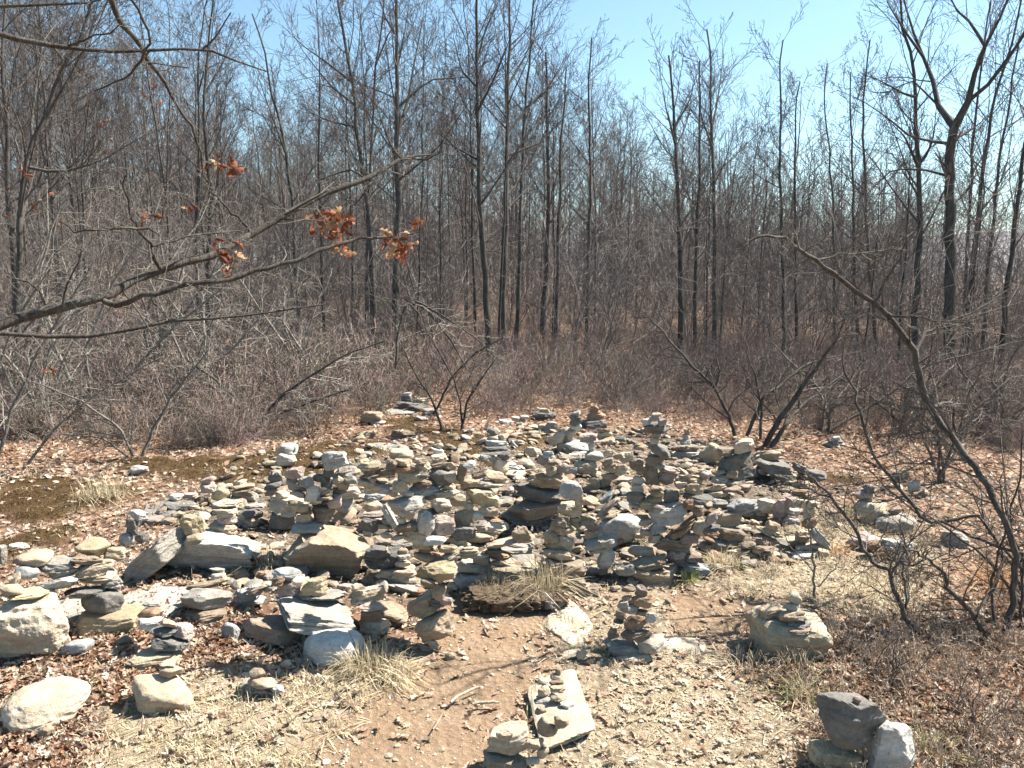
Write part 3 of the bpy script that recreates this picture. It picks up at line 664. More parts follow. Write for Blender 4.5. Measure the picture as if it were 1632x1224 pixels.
for s in items:
    nm = kind_name(s)
    assert 4 <= len(s["label"].replace("-", "").split()) <= 16, s["label"]
    o = link(nm, build_mesh(nm, s['V'], [s['F']], ROCK[s['tone']], s['shape'] == 'r'), None, s['pos'], s['label'], {"bedrock_sheet": "bedrock", "flat_stone": "slab"}.get(nm, nm), "stones of the cairn field")
# ------------------------------------------------------------------ branches
def tubes(polys, sides=4):
    """polys: [(points (n,3), radii (n,))] -> verts, quad faces."""
    groups = {}
    for P, r in polys: groups.setdefault(len(P), []).append((P, r))
    VV, FF, off = [], [], 0
    for n, g in groups.items():
        P = np.stack([a for a, _ in g]); r = np.stack([b for _, b in g]); m = len(g)
        T = np.gradient(P, axis=1); T /= np.linalg.norm(T, axis=2, keepdims=True) + 1e-9
        ref = np.where(np.abs(T[..., 2:3]) > .85, np.array([1.0, 0, 0]), np.array([0, 0, 1.0]))
        ref = np.broadcast_to(ref[:, :1], T.shape)
        U = np.cross(T, ref); U /= np.linalg.norm(U, axis=2, keepdims=True) + 1e-9
        W = np.cross(T, U)
        a = np.arange(sides) * 2 * np.pi / sides
        V = P[:, :, None] + r[:, :, None, None] * (np.cos(a)[:, None] * U[:, :, None] + np.sin(a)[:, None] * W[:, :, None])
        base = off + (np.arange(m) * n * sides)[:, None, None]
        i = np.arange(n - 1)[None, :, None] * sides; j = np.arange(sides)[None, None, :]; j2 = (j + 1) % sides
        q = np.stack([base + i + j, base + i + j2, base + i + sides + j2, base + i + sides + j], -1).reshape(-1, 4)
        VV.append(V.reshape(-1, 3)); FF.append(q); off += m * n * sides
    return np.concatenate(VV), np.concatenate(FF)

def wander(r, start, d, L, n, wig, lift):
    d = d / np.linalg.norm(d); P = [start]; st = L / (n - 1)
    for k in range(n - 1):
        d = d + r.normal(0, wig, 3) + np.array([0, 0, lift]); d /= np.linalg.norm(d)
        P.append(P[-1] + d * st)
    return np.array(P)

def side_dir(r, T, ang):
    a = r.normal(0, 1, 3); a -= T * (a @ T); a /= np.linalg.norm(a) + 1e-9
    return T * math.cos(ang) + a * math.sin(ang)

def branchlets(r, P, rad, out, level, n, lrange, frac, ang, lift, rmin, wig=.14, start=.2, pts=5):
    """n side shoots off the limb P; each carries its own when level > 1."""
    seg = np.linalg.norm(np.diff(P, axis=0), axis=1); total = seg.sum()
    for k in range(n):
        u = start + (1 - start) * (k + r.uniform(0, .9)) / n
        f = u * (len(P) - 1); i = min(int(f), len(P) - 2); w = f - i
        p = P[i] * (1 - w) + P[i + 1] * w; T = P[i + 1] - P[i]; T = T / (np.linalg.norm(T) + 1e-9)
        rr = max((rad[i] * (1 - w) + rad[i + 1] * w) * frac * r.uniform(.7, 1.05), rmin)
        L = total * r.uniform(*lrange) * (1.15 - .75 * u)
        d = side_dir(r, T, r.uniform(*ang)); Q = wander(r, p, d, L, pts, wig, lift)
        q = np.linspace(rr, rmin * .8, pts)
        out.append((Q, q))
        if level > 1:
            branchlets(r, Q, q, out, level - 1, max(2, int(n * .55)), (lrange[0] * 1.15, lrange[1] * 1.15), frac * 1.1, ang, lift, rmin, wig * 1.2, .25, 4 if level == 2 else 5)

def tree_shape(seed, H, r0, limbs=13, fork=0.0, lean=(0, 0), rmin=.0042, lo=.3, levels=3, path=None, low_twigs=True):
    """Bare slender tree -> (trunk polys, crown polys)."""
    r = np.random.default_rng(seed)
    if path is None:
        n = 16; t = np.linspace(0, 1, n)[:, None]
        P = np.array([0, 0, -.15]) + t * np.array([lean[0], lean[1], H + .15])
        wv = np.cumsum(r.normal(0, .007 * H, (n, 2)), 0) * (t * (1.2 - .4 * t)); P[:, :2] += wv
        stems = [(P, r0 * (1.0 - .92 * t[:, 0] ** .9) * (1 + .5 * np.exp(-t[:, 0] * 26)) + rmin)]
        if fork:
            k = int(n * fork); d = P[k + 1] - P[k]; d /= np.linalg.norm(d); dd = side_dir(r, d, r.uniform(.3, .5))
            Q = wander(r, P[k], dd, H * (1 - fork) * .95, 12, .05, .06)
            stems.append((Q, np.linspace(stems[0][1][k] * .8, rmin, 12)))
    else: stems = path
    crown = []
    for Ps, rs in stems:
        total = np.linalg.norm(np.diff(Ps, axis=0), axis=1).sum()
        branchlets(r, Ps, rs, crown, levels, limbs, (.24, .50), .55, (.45, .95), .06, rmin, .12, lo, 7)
    if low_twigs:
        Ps, rs = stems[0]
        branchlets(r, Ps[:len(Ps) // 2], rs[:len(Ps) // 2] * .35, crown, 2, 5, (.15, .38), .5, (.9, 1.5), .01, rmin, .16, .25, 5)
    return stems, crown

def ground_pt(x, y):
    return np.array([x, y, float(ground_z(np.array([x]), np.array([y]))[0])])

def put_tree(name, tm, cm, loc, label, group=None, rz=0, sc=1.0, cat="tree"):
    e = link(name, None, None, loc, label, cat, group); e.rotation_euler = (0, 0, rz); e.scale = (sc, sc, sc)
    link("trunk", tm, e); link("crown", cm, e)
    return e

# named trees: photograph path of the stem (x, y) from the ground up, its distance, width in pixels, and how it looks
NAMED = [
 ("thick two-stemmed tree, tallest on the right, its trunk forking high into wide limbs", 14.0, 30, [(1507, 612), (1508, 520), (1512, 400), (1514, 300), (1514, 235), (1516, 205)],
    [[(1514, 215, 20), (1503, 165, 15), (1504, 108, 13), (1494, 59, 10), (1488, 0, 9), (1480, -80, 5), (1478, -150, 2)], [(1516, 210, 22), (1528, 165, 17), (1530, 108, 14), (1530, 92, 10), (1548, 40, 8), (1560, -20, 6), (1566, -110, 2)],
     [(1529, 108, 9), (1520, 50, 8), (1508, 25, 6), (1500, -20, 5), (1490, -100, 2)], [(1534, 173, 11), (1550, 143, 10), (1577, 94, 9), (1604, 40, 8), (1623, 8, 6), (1650, -60, 3)], [(1507, 237, 9), (1470, 228, 8), (1429, 221, 7), (1389, 197, 6), (1335, 170, 4), (1294, 162, 2)],
     [(1508, 290, 8), (1482, 268, 6), (1440, 265, 6), (1400, 310, 4)], [(1520, 330, 7), (1555, 300, 5), (1590, 250, 3)], [(1495, 60, 8), (1455, 40, 7), (1420, 5, 5), (1390, -40, 3)], [(1504, 160, 6), (1470, 120, 5), (1430, 140, 4), (1390, 125, 2)]]),
 ("straight dark tree beside the thick two-stemmed one, bending at its top", 15.0, 15, [(1455, 605), (1457, 480), (1461, 330), (1463, 245), (1466, 190), (1468, 130), (1460, 70), (1448, 30), (1440, -40)],
    [[(1462, 250, 8), (1430, 220, 5), (1390, 195, 3)], [(1467, 150, 7), (1440, 150, 6), (1400, 135, 4), (1350, 120, 2)], [(1465, 270, 6), (1490, 230, 4), (1505, 200, 2)], [(1463, 260, 6), (1445, 200, 4), (1430, 170, 3)]]),
 ("leaning trunk between the thick two-stemmed tree and the right picture edge", 16.0, 11, [(1528, 600), (1545, 480), (1558, 380), (1570, 300), (1585, 200), (1590, 150), (1605, 100), (1612, 0)], []),
 ("slim trunk just left of a leaning one by the right picture edge", 18.0, 8, [(1538, 590), (1540, 450), (1545, 330), (1552, 200), (1560, 80), (1570, 0)], []),
 ("slim leaning tree, last but one before the right picture edge", 17.0, 9, [(1565, 590), (1572, 450), (1582, 340), (1592, 260), (1605, 170), (1622, 60)], []),
 ("dark trunk that leaves the photo at the right picture edge", 14.5, 12, [(1597, 612), (1606, 480), (1620, 370), (1632, 280), (1650, 150), (1670, 0)], []),
 ("dark straight trunk at left centre, passing behind the wreath of dead leaves", 15.5, 17, [(628, 572), (630, 470), (632, 360), (631, 250), (632, 150), (633, 60), (630, -60)],
    [[(633, 230, 9), (645, 160, 8), (652, 90, 6), (662, 20, 5), (668, -50, 3)], [(631, 260, 7), (615, 210, 5), (596, 150, 3)], [(633, 170, 7), (680, 120, 5), (740, 110, 4), (800, 60, 2)], [(632, 290, 6), (700, 240, 5), (760, 160, 3)], [(632, 70, 7), (610, 20, 5), (590, -40, 3)]]),
 ("trunk leaning left, next to the straight one behind the wreath of dead leaves", 16.0, 12, [(598, 560), (596, 440), (592, 360), (580, 270), (568, 200), (562, 130), (552, 70), (545, 15), (530, -60)],
    [[(560, 120, 6), (510, 90, 5), (470, 60, 4), (430, 20, 2)], [(566, 180, 6), (520, 130, 5), (470, 70, 3), (420, -10, 2)], [(546, 20, 6), (560, -20, 4), (575, -60, 2)], [(565, 200, 5), (520, 190, 4), (460, 160, 2)]]),
 ("slim upright tree between the two dark trunks at left centre", 18.0, 8, [(582, 550), (585, 420), (588, 300), (591, 200), (597, 110), (608, 30), (615, -40)], [[(598, 100, 5), (620, 60, 4), (650, 20, 2)]]),
 ("gently bowed tree at centre with a clear straight stem rising out of frame", 15.5, 14, [(782, 572), (776, 480), (770, 400), (765, 330), (763, 240), (762, 150), (760, 70), (762, -50)],
    [[(762, 150, 6), (735, 110, 5), (720, 50, 3)], [(763, 170, 6), (790, 130, 5), (820, 60, 3), (835, 0, 2)], [(762, 90, 6), (775, 40, 5), (800, -20, 3)], [(764, 270, 6), (720, 230, 4), (690, 190, 2)]]),
 ("dark trunk at centre rising beside the gently bowed tree", 17.0, 13, [(800, 540), (803, 440), (807, 330), (809, 240), (810, 140), (812, 60), (814, -40)], [[(810, 210, 6), (850, 160, 5), (890, 110, 4), (930, 40, 2)], [(809, 250, 6), (860, 225, 5), (930, 150, 3)], [(810, 150, 6), (840, 80, 4), (870, 0, 2)]]),
 ("slim stem close against the dark centre trunk, curving right", 18.5, 9, [(822, 540), (828, 420), (830, 300), (834, 200), (842, 110), (848, 30), (855, -40)], [[(835, 190, 5), (870, 150, 4), (900, 100, 2)]]),
 ("crooked double-based tree standing in the pale gap at centre", 19.0, 13, [(866, 540), (868, 470), (872, 430), (876, 330), (874, 240), (872, 150), (870, 80)], []),
 ("slim dark trunk just right of the crooked double-based tree", 19.0, 9, [(886, 535), (888, 440), (891, 330), (893, 240), (900, 160), (902, 110)], []),
 ("slender tree with a straight top, standing left of the open sky", 20.0, 9, [(935, 520), (938, 400), (941, 290), (940, 190), (939, 120), (943, 60)], []),
 ("dark trunk right of centre, thickest below the open sky", 16.5, 13, [(1086, 562), (1085, 460), (1083, 380), (1082, 300), (1080, 210), (1078, 130), (1072, 80)], [[(1082, 220, 6), (1060, 170, 4), (1045, 110, 2)], [(1081, 200, 6), (1110, 150, 4), (1130, 90, 2)]]),
 ("slim trunk close beside the thickest one below the open sky", 17.5, 9, [(1106, 558), (1107, 460), (1110, 360), (1113, 260), (1114, 170), (1112, 100)], []),
 ("straight dark tree with two high tops under the open sky", 18.0, 11, [(1140, 560), (1141, 430), (1140, 300), (1139, 220), (1136, 150), (1138, 90), (1128, 45)], [[(1138, 215, 6), (1152, 160, 4), (1168, 80, 3), (1172, 40, 2)], [(1138, 230, 5), (1115, 190, 4), (1100, 120, 2)]]),
 ("thin lone tree whose spire stands clear against the open sky", 17.0, 8, [(1250, 560), (1247, 440), (1246, 330), (1244, 240), (1242, 160), (1243, 100), (1245, 66)], []),
 ("thin tree right of the lone spire, its stem slightly curved", 18.0, 7, [(1272, 560), (1268, 440), (1265, 320), (1264, 240), (1268, 170), (1275, 130)], []),
 ("curving thin trunk left of the straight dark tree on the right", 18.0, 9, [(1400, 570), (1395, 470), (1390, 380), (1386, 290), (1383, 210), (1386, 140), (1392, 60)], []),
 ("thin crooked tree seen through the leaning shrub's tip", 18.5, 8, [(1370, 560), (1365, 440), (1362, 330), (1366, 260), (1362, 180), (1365, 110)], []),
 ("thin pale stem beside the crooked tree behind the leaning shrub", 19.5, 6, [(1330, 560), (1328, 420), (1326, 300), (1318, 220), (1314, 150), (1320, 100)], []),
 ("upright trunk in the left wood, dark among paler stems", 15.0, 10, [(332, 560), (331, 440), (330, 330), (328, 220), (326, 120), (335, 40), (345, -30)], [[(328, 150, 6), (350, 90, 4), (368, 20, 2)]]),
 ("leaning dark tree at the upper left, crossing from lower left", 10.5, 15, [(5, 470), (22, 340), (36, 240), (62, 170), (85, 110), (108, 50), (125, -10), (140, -80)], [[(36, 235, 8), (22, 190, 7), (18, 100, 6), (25, 30, 4), (30, -40, 2)], [(60, 180, 7), (110, 130, 5), (160, 70, 4), (190, 10, 2)], [(90, 100, 6), (70, 60, 4), (40, 20, 2)], [(40, 285, 8), (70, 272, 7), (130, 250, 6), (180, 210, 4), (230, 180, 2)]]),
 ("straight dark stem that hugs the left picture edge", 13.0, 13, [(18, 560), (16, 440), (12, 330), (10, 230), (14, 120), (12, 20), (14, -60)], []),
 ("young tree bent right through the upper left, near the oak limbs", 13.5, 8, [(90, 640), (110, 500), (122, 390), (126, 330), (124, 290), (135, 230), (145, 160)], []),
 ("slim leafless tree at upper left with a forked top against blue sky", 17.0, 8, [(318, 560), (316, 430), (318, 320), (322, 210), (318, 120), (325, 40), (338, -20)], [[(320, 150, 4), (350, 90, 3), (372, 0, 2)]]),
 ("tree with long drooping side boughs, left of the leaning trunk", 17.5, 9, [(478, 560), (474, 440), (468, 330), (458, 230), (438, 150), (430, 90), (410, 30)], [[(462, 250, 5), (440, 180, 4), (425, 120, 2)]]),
]
def path3(px, dist, wpx):
    px = [np.asarray(q, float) for q in px]
    pts = np.array([at(q[0], q[1], dist) for q in px])
    rad = np.array([(q[2] if len(q) > 2 else wpx) for q in px]) * dist / F / 2 * (.74 if dist != 14.0 else .62)
    return pts, rad

def resample(P, r, n):
    s = np.concatenate([[0], np.cumsum(np.linalg.norm(np.diff(P, axis=0), axis=1))]); t = np.linspace(0, s[-1], n)
    return np.stack([np.interp(t, s, P[:, k]) for k in range(3)], 1), np.interp(t, s, r)

for k, (label, dist, wpx, stem, limbs) in enumerate(NAMED):
    r = np.random.default_rng(900 + k)
    base = at(stem[0][0], stem[0][1], dist); gz = ground_pt(base[0], base[1])
    P, rad = path3(stem, dist, wpx)
    P[0, 2] = gz[2] - .15
    hgt = np.clip((P[:, 2] - gz[2]) / max(P[-1, 2] - gz[2], 3), 0, 1)
    if limbs and k == 0: rad = rad * (1 - .25 * hgt)
    else: rad = rad * (1 - .80 * hgt) + .006
    dy = np.cumsum(r.normal(0, .10, len(P))); P[:, 1] += dy - dy[0]
    P, rad = resample(P, rad, 18); P[1:-1] += r.normal(0, .012, (16, 3)); rad[0] *= 1.35; rad[1] *= 1.1
    stems = [(P - gz, rad)]
    for L in limbs:
        Q, q = path3(L, dist, wpx)
        AL = np.concatenate([P] + [a + gz for a, _ in stems[1:]])
        j = np.argmin(np.linalg.norm((AL - Q[0])[:, [0, 2]], axis=1)); off = AL[j] - Q[0]
        Q = Q + off * np.array([0, 1, 0]); Q[0] += off * np.array([1, 0, 1])
        run = np.linalg.norm(np.diff(Q, axis=0), axis=1).sum()
        Q[:, 1] += r.choice([-1, 1]) * np.linspace(0, .38, len(Q)) * run
        Q, q = resample(Q, q, 9); q = q * np.linspace(1, .35, 9); stems.append((Q - gz, q))
    main, crown = stems, []
    branchlets(r, *stems[0], crown, 3, 17 if len(limbs) < 6 else 8, (.18, .42), .5, (.45, 1.0), .06, .0038, .10, .35 if k else .75, 7)
    for st in stems[1:]: branchlets(r, *st, crown, 2 if k else 3, 10, (.25, .55), .5, (.45, .95), .05, .0038, .12, .2, 6)
    branchlets(r, stems[0][0][:9], stems[0][1][:9] * .3, crown, 2, 6, (.25, .5), .5, (.9, 1.5), .0, .004, .16, .3, 5)
    tv, tf = tubes(main, 8); cv, cf = tubes(crown, 3)
    put_tree("bare_tree", build_mesh("trunk", tv, [tf], BARK, True), build_mesh("crown", cv, [cf], TWIG), gz, label, "bare trees of the wood")

# the rest of the wood: a dozen shapes set out again and again, each tree an object of its own
SHAPES = []
for k in range(12):
    r = np.random.default_rng(50 + k)
    H = r.uniform(8.2, 10.5); st, cr = tree_shape(60 + k, H, r.uniform(.024, .048), limbs=int(r.integers(15, 19)), fork=[0, .42, 0, .6, 0, 0][k % 6], lean=r.normal(0, .22, 2), lo=r.uniform(.28, .42))
    tv, tf = tubes(st, 6); cv, cf = tubes(cr, 3)
    SHAPES.append((build_mesh("trunk", tv, [tf], BARK, True), build_mesh("crown", cv, [cf], TWIG), H))
NZ = [("slim bare tree in the dense left wood, behind the oak limbs", 0, 420), ("slim bare tree in the wood at left centre, behind the two dark trunks", 420, 720), ("slim bare tree in the wood behind the gently bowed tree", 720, 960),
      ("slim bare tree in the wood below the open sky", 960, 1300), ("slim bare tree in the thin wood round the thick two-stemmed tree", 1300, 1632)]
r = np.random.default_rng(77)
def scatter_trees(n, dlo, dhi, edge):
    out = []
    while len(out) < n:
        px = r.uniform(-60, 1690); d = math.sqrt(r.uniform(dlo ** 2, dhi ** 2)); 
        if 1180 < px < 1420 and r.uniform() < edge: continue
        if px > 1440 and n > 500 and r.uniform() < .8: continue
        if px > 1440 and r.uniform() < .3: continue
        if px < 500 and False: continue
        x = (px - CX) / F * d
        if n < 500 and any((x - a) ** 2 + (d - b) ** 2 < .35 for a, b, _ in out): continue
        out.append((x, d, px))
    return out
for x, y, px in scatter_trees(185, 15, 46, .5):
    k = int(r.integers(12)); tm, cm, H = SHAPES[k]
    z = next((q for q in NZ if q[1] <= px < q[2]), NZ[0] if px < 400 else NZ[-1])
    want = np.interp(px, [0, 300, 420, 560, 800, 960, 1000, 1080, 1180, 1290, 1380, 1632], [9.0, 7.8, 5.9, 7.6, 8.4, 7.6, 5.9, 6.8, 6.0, 4.6, 5.2, 6.4]) * (1 + .012 * (y - 18)) * r.uniform(.82, 1.06)
    put_tree("bare_tree", tm, cm, ground_pt(x, y), z[0], z[0].replace("slim bare tree in", "trees of"), r.uniform(0, 6.28), want / H)

# far woods seen as one mass behind them
fv, ff, off = [], [], 0
simple = []
for k in range(5):
    st, cr = tree_shape(400 + k, 10, .085, limbs=18, rmin=.009, levels=2, lo=.15); v, f = tubes(st + cr, 3); simple.append((v, f))
pts = scatter_trees(1150, 40, 125, .2)
for k, (v, f) in enumerate(simple):
    sel = pts[k::5]
    T = np.stack([[q[0] for q in sel], [q[1] for q in sel], ground_z(np.array([q[0] for q in sel]), np.array([q[1] for q in sel]))], 1); M = rot_mats(len(sel), .03, r, r.uniform(.75, 1.1, len(sel)))
    a, b = merge(v, f, M, T); fv.append(a); ff.append(b + off); off += len(a)
link("woods", build_mesh("woods", np.concatenate(fv), ff, TWIG), kind="stuff")

# ------------------------------------------------------------------ brush: low twiggy growth between the clearing and the wood
def shrub_shape(seed, h, spread, stems, n=6, rmin=.0022, r0=.007, level=2, curl=.16):
    r = np.random.default_rng(seed); out = []
    for _ in range(stems):
        a = r.uniform(0, 6.28); t = r.uniform(.1, spread)
        d = np.array([math.cos(a) * math.sin(t), math.sin(a) * math.sin(t), math.cos(t)])
        L = h * r.uniform(.6, 1.1); P = wander(r, np.array([r.normal(0, .04), r.normal(0, .04), -.03]), d, L, 6, curl, .02); q = np.linspace(r0 * r.uniform(.6, 1.1), rmin, 6)
        out.append((P, q)); branchlets(r, P, q, out, level, n, (.3, .6), .6, (.4, 1.1), .02, rmin, curl, .15, 4)
    return out
BR = []
for k in range(6):
    r2 = np.random.default_rng(k)
    BR.append(tubes(shrub_shape(500 + k, .85, .9, 7, 5, .0026, .006, 2), 3))
r = np.random.default_rng(5)
P2 = []
while len(P2) < 5600:
    d = 8.3 + (46 - 8.3) * r.uniform() ** 1.75; px = r.uniform(-80, 1700); x = (px - CX) / F * d
    edge = np.interp(px, [-80, 100, 250, 420, 560, 640, 760, 900, 1100, 1200, 1320, 1450, 1700], [8.7, 8.8, 8.3, 8.7, 9.9, 11.3, 10.4, 10.4, 10.1, 9.6, 9.4, 8.9, 8.3]) + .5 * float(vnoise(np.array([[px / 60, 0, 0]]), 3)[0])
    if d < edge: continue
    pass
    P2.append((x, d, px, edge))
P2 = np.array(P2); vv, ff, cc, off = [], [], [], 0
for k in range(6):
    s = P2[k::6]; T = np.stack([s[:, 0], s[:, 1], ground_z(s[:, 0], s[:, 1])], 1)
    big = np.where(s[:, 2] < 700, 1.02, .74) * r.uniform(.55, 1.2, len(s)) * np.clip(.55 + (s[:, 1] - s[:, 3]) * .22, .5, 1.1)
    a, b = merge(*BR[k], rot_mats(len(s), .15, r, big), T)
    tone = np.array([.215, .165, .138]) * r.uniform(.6, 1.45, (len(s), 1)) * (1 + r.normal(0, .07, (len(s), 3)))
    vv.append(a); ff.append(b + off); cc.append(np.repeat(tone, len(BR[k][0]), 0)); off += len(a)
# thin understory stems between the trunks
SAP = [tubes(shrub_shape(560 + k, 2.6, .35, 3, 9, .0035, .011, 2, .09), 3) for k in range(4)]
n = 700; d = np.sqrt(r.uniform(14 ** 2, 44 ** 2, n)); px = r.uniform(-80, 1700, n); x = (px - CX) / F * d
T = np.stack([x, d, ground_z(x, d)], 1)
for k in range(4):
    a, b = merge(*SAP[k], rot_mats(len(T[k::4]), .08, r, r.uniform(.6, 1.5, len(T[k::4]))), T[k::4])
    vv.append(a); ff.append(b + off); cc.append(np.repeat(np.array([[.14, .118, .105]]) * r.uniform(.7, 1.5, (len(T[k::4]), 1)), len(SAP[k][0]), 0)); off += len(a)
link("undergrowth", build_mesh("undergrowth", np.concatenate(vv), ff, UNDER, False, np.concatenate(cc)), kind="stuff")

def put_shrub(polys, base, label, mat=PALE, name="bare_shrub", twig=TWIG, stems=None, group=None):
    e = link(name, None, None, base, label, "shrub", group)
    sv_, sf = tubes(stems, 6); link("stem", build_mesh("stem", sv_, [sf], mat, True), e)
    v, f = tubes(polys, 3); link("twigs", build_mesh("twigs", v, [f], twig), e)
    return e

def px_shrub(label, base_px, stems, seed, n=7, lr=(.25, .5), rmin=.0018, mat=PALE, twig=PALE, level=2, depth=None, name="bare_shrub"):
    """Stems given as photograph paths from the ground up: (x, y, width px, extra distance)."""
    r = np.random.default_rng(seed)
    hit = ground_hit(*base_px); d0 = (hit - CAMP) @ FWD
    S_, out = [], []
    for st in stems:
        pts, rad = [], []
        for q in st:
            d = d0 + (q[3] if len(q) > 3 else 0); pts.append(at(q[0], q[1], d)); rad.append(max(q[2] * d / F / 2, rmin))
        P, q = resample(np.array(pts), np.array(rad), max(8, 3 * len(pts)))
        P[1:] += r.normal(0, .006, (len(P) - 1, 3)); S_.append((P - hit, q))
        branchlets(r, P - hit, q, out, level, n + len(st), lr, .5, (.5, 1.2), .015, rmin, .17, .12, 5)
    return put_shrub(out, hit, label, mat, name, twig, S_)

px_shrub("long leaning shrub at the right edge, crooked pale stem reaching up and left", (1600, 1018),
 [[(1600, 1022, 11), (1616, 960, 10), (1622, 890, 10), (1603, 830, 10), (1560, 752, 10, .15), (1504, 679, 10, .3), (1483, 651, 11, .35), (1467, 610, 11, .4), (1458, 564, 10, .4), (1439, 533, 10, .4), (1414, 499, 9, .4), (1355, 455, 8, .3), (1299, 415, 7, .2), (1256, 382, 5, .1), (1209, 374, 4, 0), (1190, 385, 2, 0)],
  [(1458, 564, 6, .4), (1475, 530, 5, .5), (1505, 518, 4, .6), (1540, 500, 3, .7), (1610, 460, 2, .8)], [(1414, 499, 5, .4), (1440, 505, 4, .3), (1490, 508, 3, .2), (1560, 520, 2, .1)], [(1299, 415, 4, .2), (1340, 405, 3, .3), (1400, 400, 3, .4), (1440, 395, 2, .5)],
  [(1395, 480, 4, .4), (1410, 450, 3, .3), (1428, 420, 3, .2), (1445, 385, 2, .1)], [(1483, 651, 6, .35), (1510, 640, 5, .5), (1520, 650, 4, .6), (1520, 690, 3, .6)]], 31, 18, (.10, .34), mat=DARK, twig=DARK)
px_shrub("arching shrub whose stem rises left from the leaves and bends over the heap's right end", (1468, 1018),
 [[(1468, 1020, 9), (1443, 985, 9), (1427, 945, 8), (1417, 912, 7, .02), (1397, 902, 6, .04), (1384, 886, 6, .06), (1357, 833, 6, .1), (1326, 793, 5, .15), (1299, 763, 4, .2), (1280, 752, 2, .2)],
  [(1326, 793, 3, .15), (1300, 782, 3, .2), (1269, 776, 2.5, .25), (1234, 774, 2, .3)], [(1420, 915, 4), (1430, 899, 4, -.05), (1450, 901, 4, -.1), (1466, 897, 3, -.15), (1478, 880, 2, -.2)], [(1443, 985, 4), (1440, 930, 3), (1445, 890, 2.5), (1432, 830, 2)]], 32, 12, (.2, .5), mat=DARK, twig=DARK)
px_shrub("forked pale shrub stem between the arching shrub and the leaning one", (1572, 1022),
 [[(1572, 1024, 9), (1552, 982, 8), (1526, 952, 8), (1509, 935, 7), (1506, 919, 6), (1490, 900, 5, -.05), (1476, 889, 4, -.1), (1440, 872, 3, -.2)], [(1552, 982, 6), (1590, 930, 6, .1), (1600, 880, 5, .2), (1560, 820, 5, .3), (1480, 836, 6, .3), (1439, 784, 6, .4), (1393, 730, 5, .5), (1374, 668, 5, .55), (1362, 620, 4, .6), (1340, 580, 3, .6), (1345, 540, 2, .6)],
  [(1500, 830, 4, .3), (1560, 860, 5, .2), (1632, 885, 6, .1)], [(1393, 730, 3, .5), (1430, 720, 3, .5), (1460, 740, 2, .5)]], 33, 10, (.18, .42), mat=DARK, twig=DARK)
px_shrub("thin two-stemmed shrub by the right picture edge in dry grass", (1620, 1000), [[(1585, 1020, 5), (1580, 930, 4), (1600, 850, 3), (1625, 760, 3), (1632, 690, 2)], [(1625, 1015, 5), (1630, 930, 4), (1640, 850, 3), (1620, 780, 2)]], 34, 12, (.2, .5), mat=DARK, twig=DARK)
px_shrub("small single-stemmed sapling standing before the heap's pale right end", (1300, 957), [[(1300, 958, 5), (1297, 920, 4), (1294, 890, 3.5), (1291, 850, 3), (1286, 800, 2), (1292, 770, 1.5)], [(1302, 935, 2.5), (1315, 922, 2), (1330, 905, 1.5), (1345, 880, 1)], [(1296, 910, 2), (1270, 880, 1.6), (1250, 850, 1.2)]], 35, 3, (.15, .3), .0011)
px_shrub("dark forked shrub with several stems spreading behind the dark boulder row", (1225, 712),
 [[(1218, 714, 9), (1240, 671, 9), (1266, 636, 8), (1290, 600, 7), (1320, 560, 5), (1335, 540, 3), (1350, 500, 2)], [(1228, 712, 8), (1250, 680, 7), (1275, 650, 5, .3), (1310, 620, 4, .5), (1340, 600, 3, .6)], [(1190, 695, 6), (1207, 655, 6), (1220, 630, 5), (1245, 612, 5, .2), (1270, 590, 4, .3), (1300, 575, 3, .4)],
  [(1212, 700, 5), (1214, 650, 4), (1205, 600, 3), (1190, 560, 2)]], 36, 7, (.25, .5), .003, BARK, TWIG)
px_shrub("shrub leaning left on one long dark stem, left of the forked one", (1172, 698), [[(1172, 700, 7), (1165, 670, 6), (1156, 652, 6), (1140, 620, 5), (1120, 598, 5), (1095, 575, 4), (1070, 545, 3.5), (1048, 520, 3), (1030, 500, 2)], [(1140, 620, 4), (1146, 590, 3), (1140, 560, 2)]], 37, 8, (.2, .45), .003, BARK, TWIG)
px_shrub("low shrub whose stems arch right beside the far stack", (700, 690), [[(690, 660, 4, 0), (702, 640, 4), (720, 600, 3), (760, 560, 3), (800, 540, 2)], [(705, 690, 5), (690, 640, 4), (660, 590, 3), (640, 550, 2)], [(735, 690, 5), (745, 640, 4), (770, 600, 3), (790, 570, 2)], [(740, 692, 4), (730, 620, 3), (700, 560, 3), (660, 490, 3), (640, 480, 2)]], 38, 9, (.25, .5), .003, BARK, TWIG)
px_shrub("dark spreading shrub leaning right above the white-topped stack", (405, 690), [[(405, 692, 7), (430, 650, 6), (470, 615, 5), (510, 590, 4), (560, 560, 3), (610, 545, 2)], [(400, 690, 6), (380, 640, 5), (340, 600, 4), (300, 575, 3)], [(440, 660, 5), (500, 640, 4), (560, 620, 3)]], 39, 10, (.25, .5), .003, BARK, PALE)
px_shrub("grey twiggy shrub over the mossy bank at the left", (220, 735), [[(220, 737, 5), (190, 680, 4), (130, 640, 3), (60, 610, 2)], [(225, 735, 5), (250, 670, 4), (290, 610, 3), (330, 560, 2)], [(210, 735, 4), (170, 700, 3), (100, 690, 2)]], 40, 12, (.25, .55), .0026, PALE, PALE)
px_shrub("pale tangled shrub by the left picture edge, below the oak limbs", (40, 745), [[(-10, 760, 6), (20, 650, 5), (60, 560, 4), (110, 480, 3), (150, 420, 2)], [(0, 760, 6), (-20, 640, 5), (20, 520, 4), (80, 430, 3)], [(40, 745, 5), (90, 680, 4), (160, 620, 3), (260, 570, 2)]], 41, 13, (.25, .5), .0022, PALE, PALE)
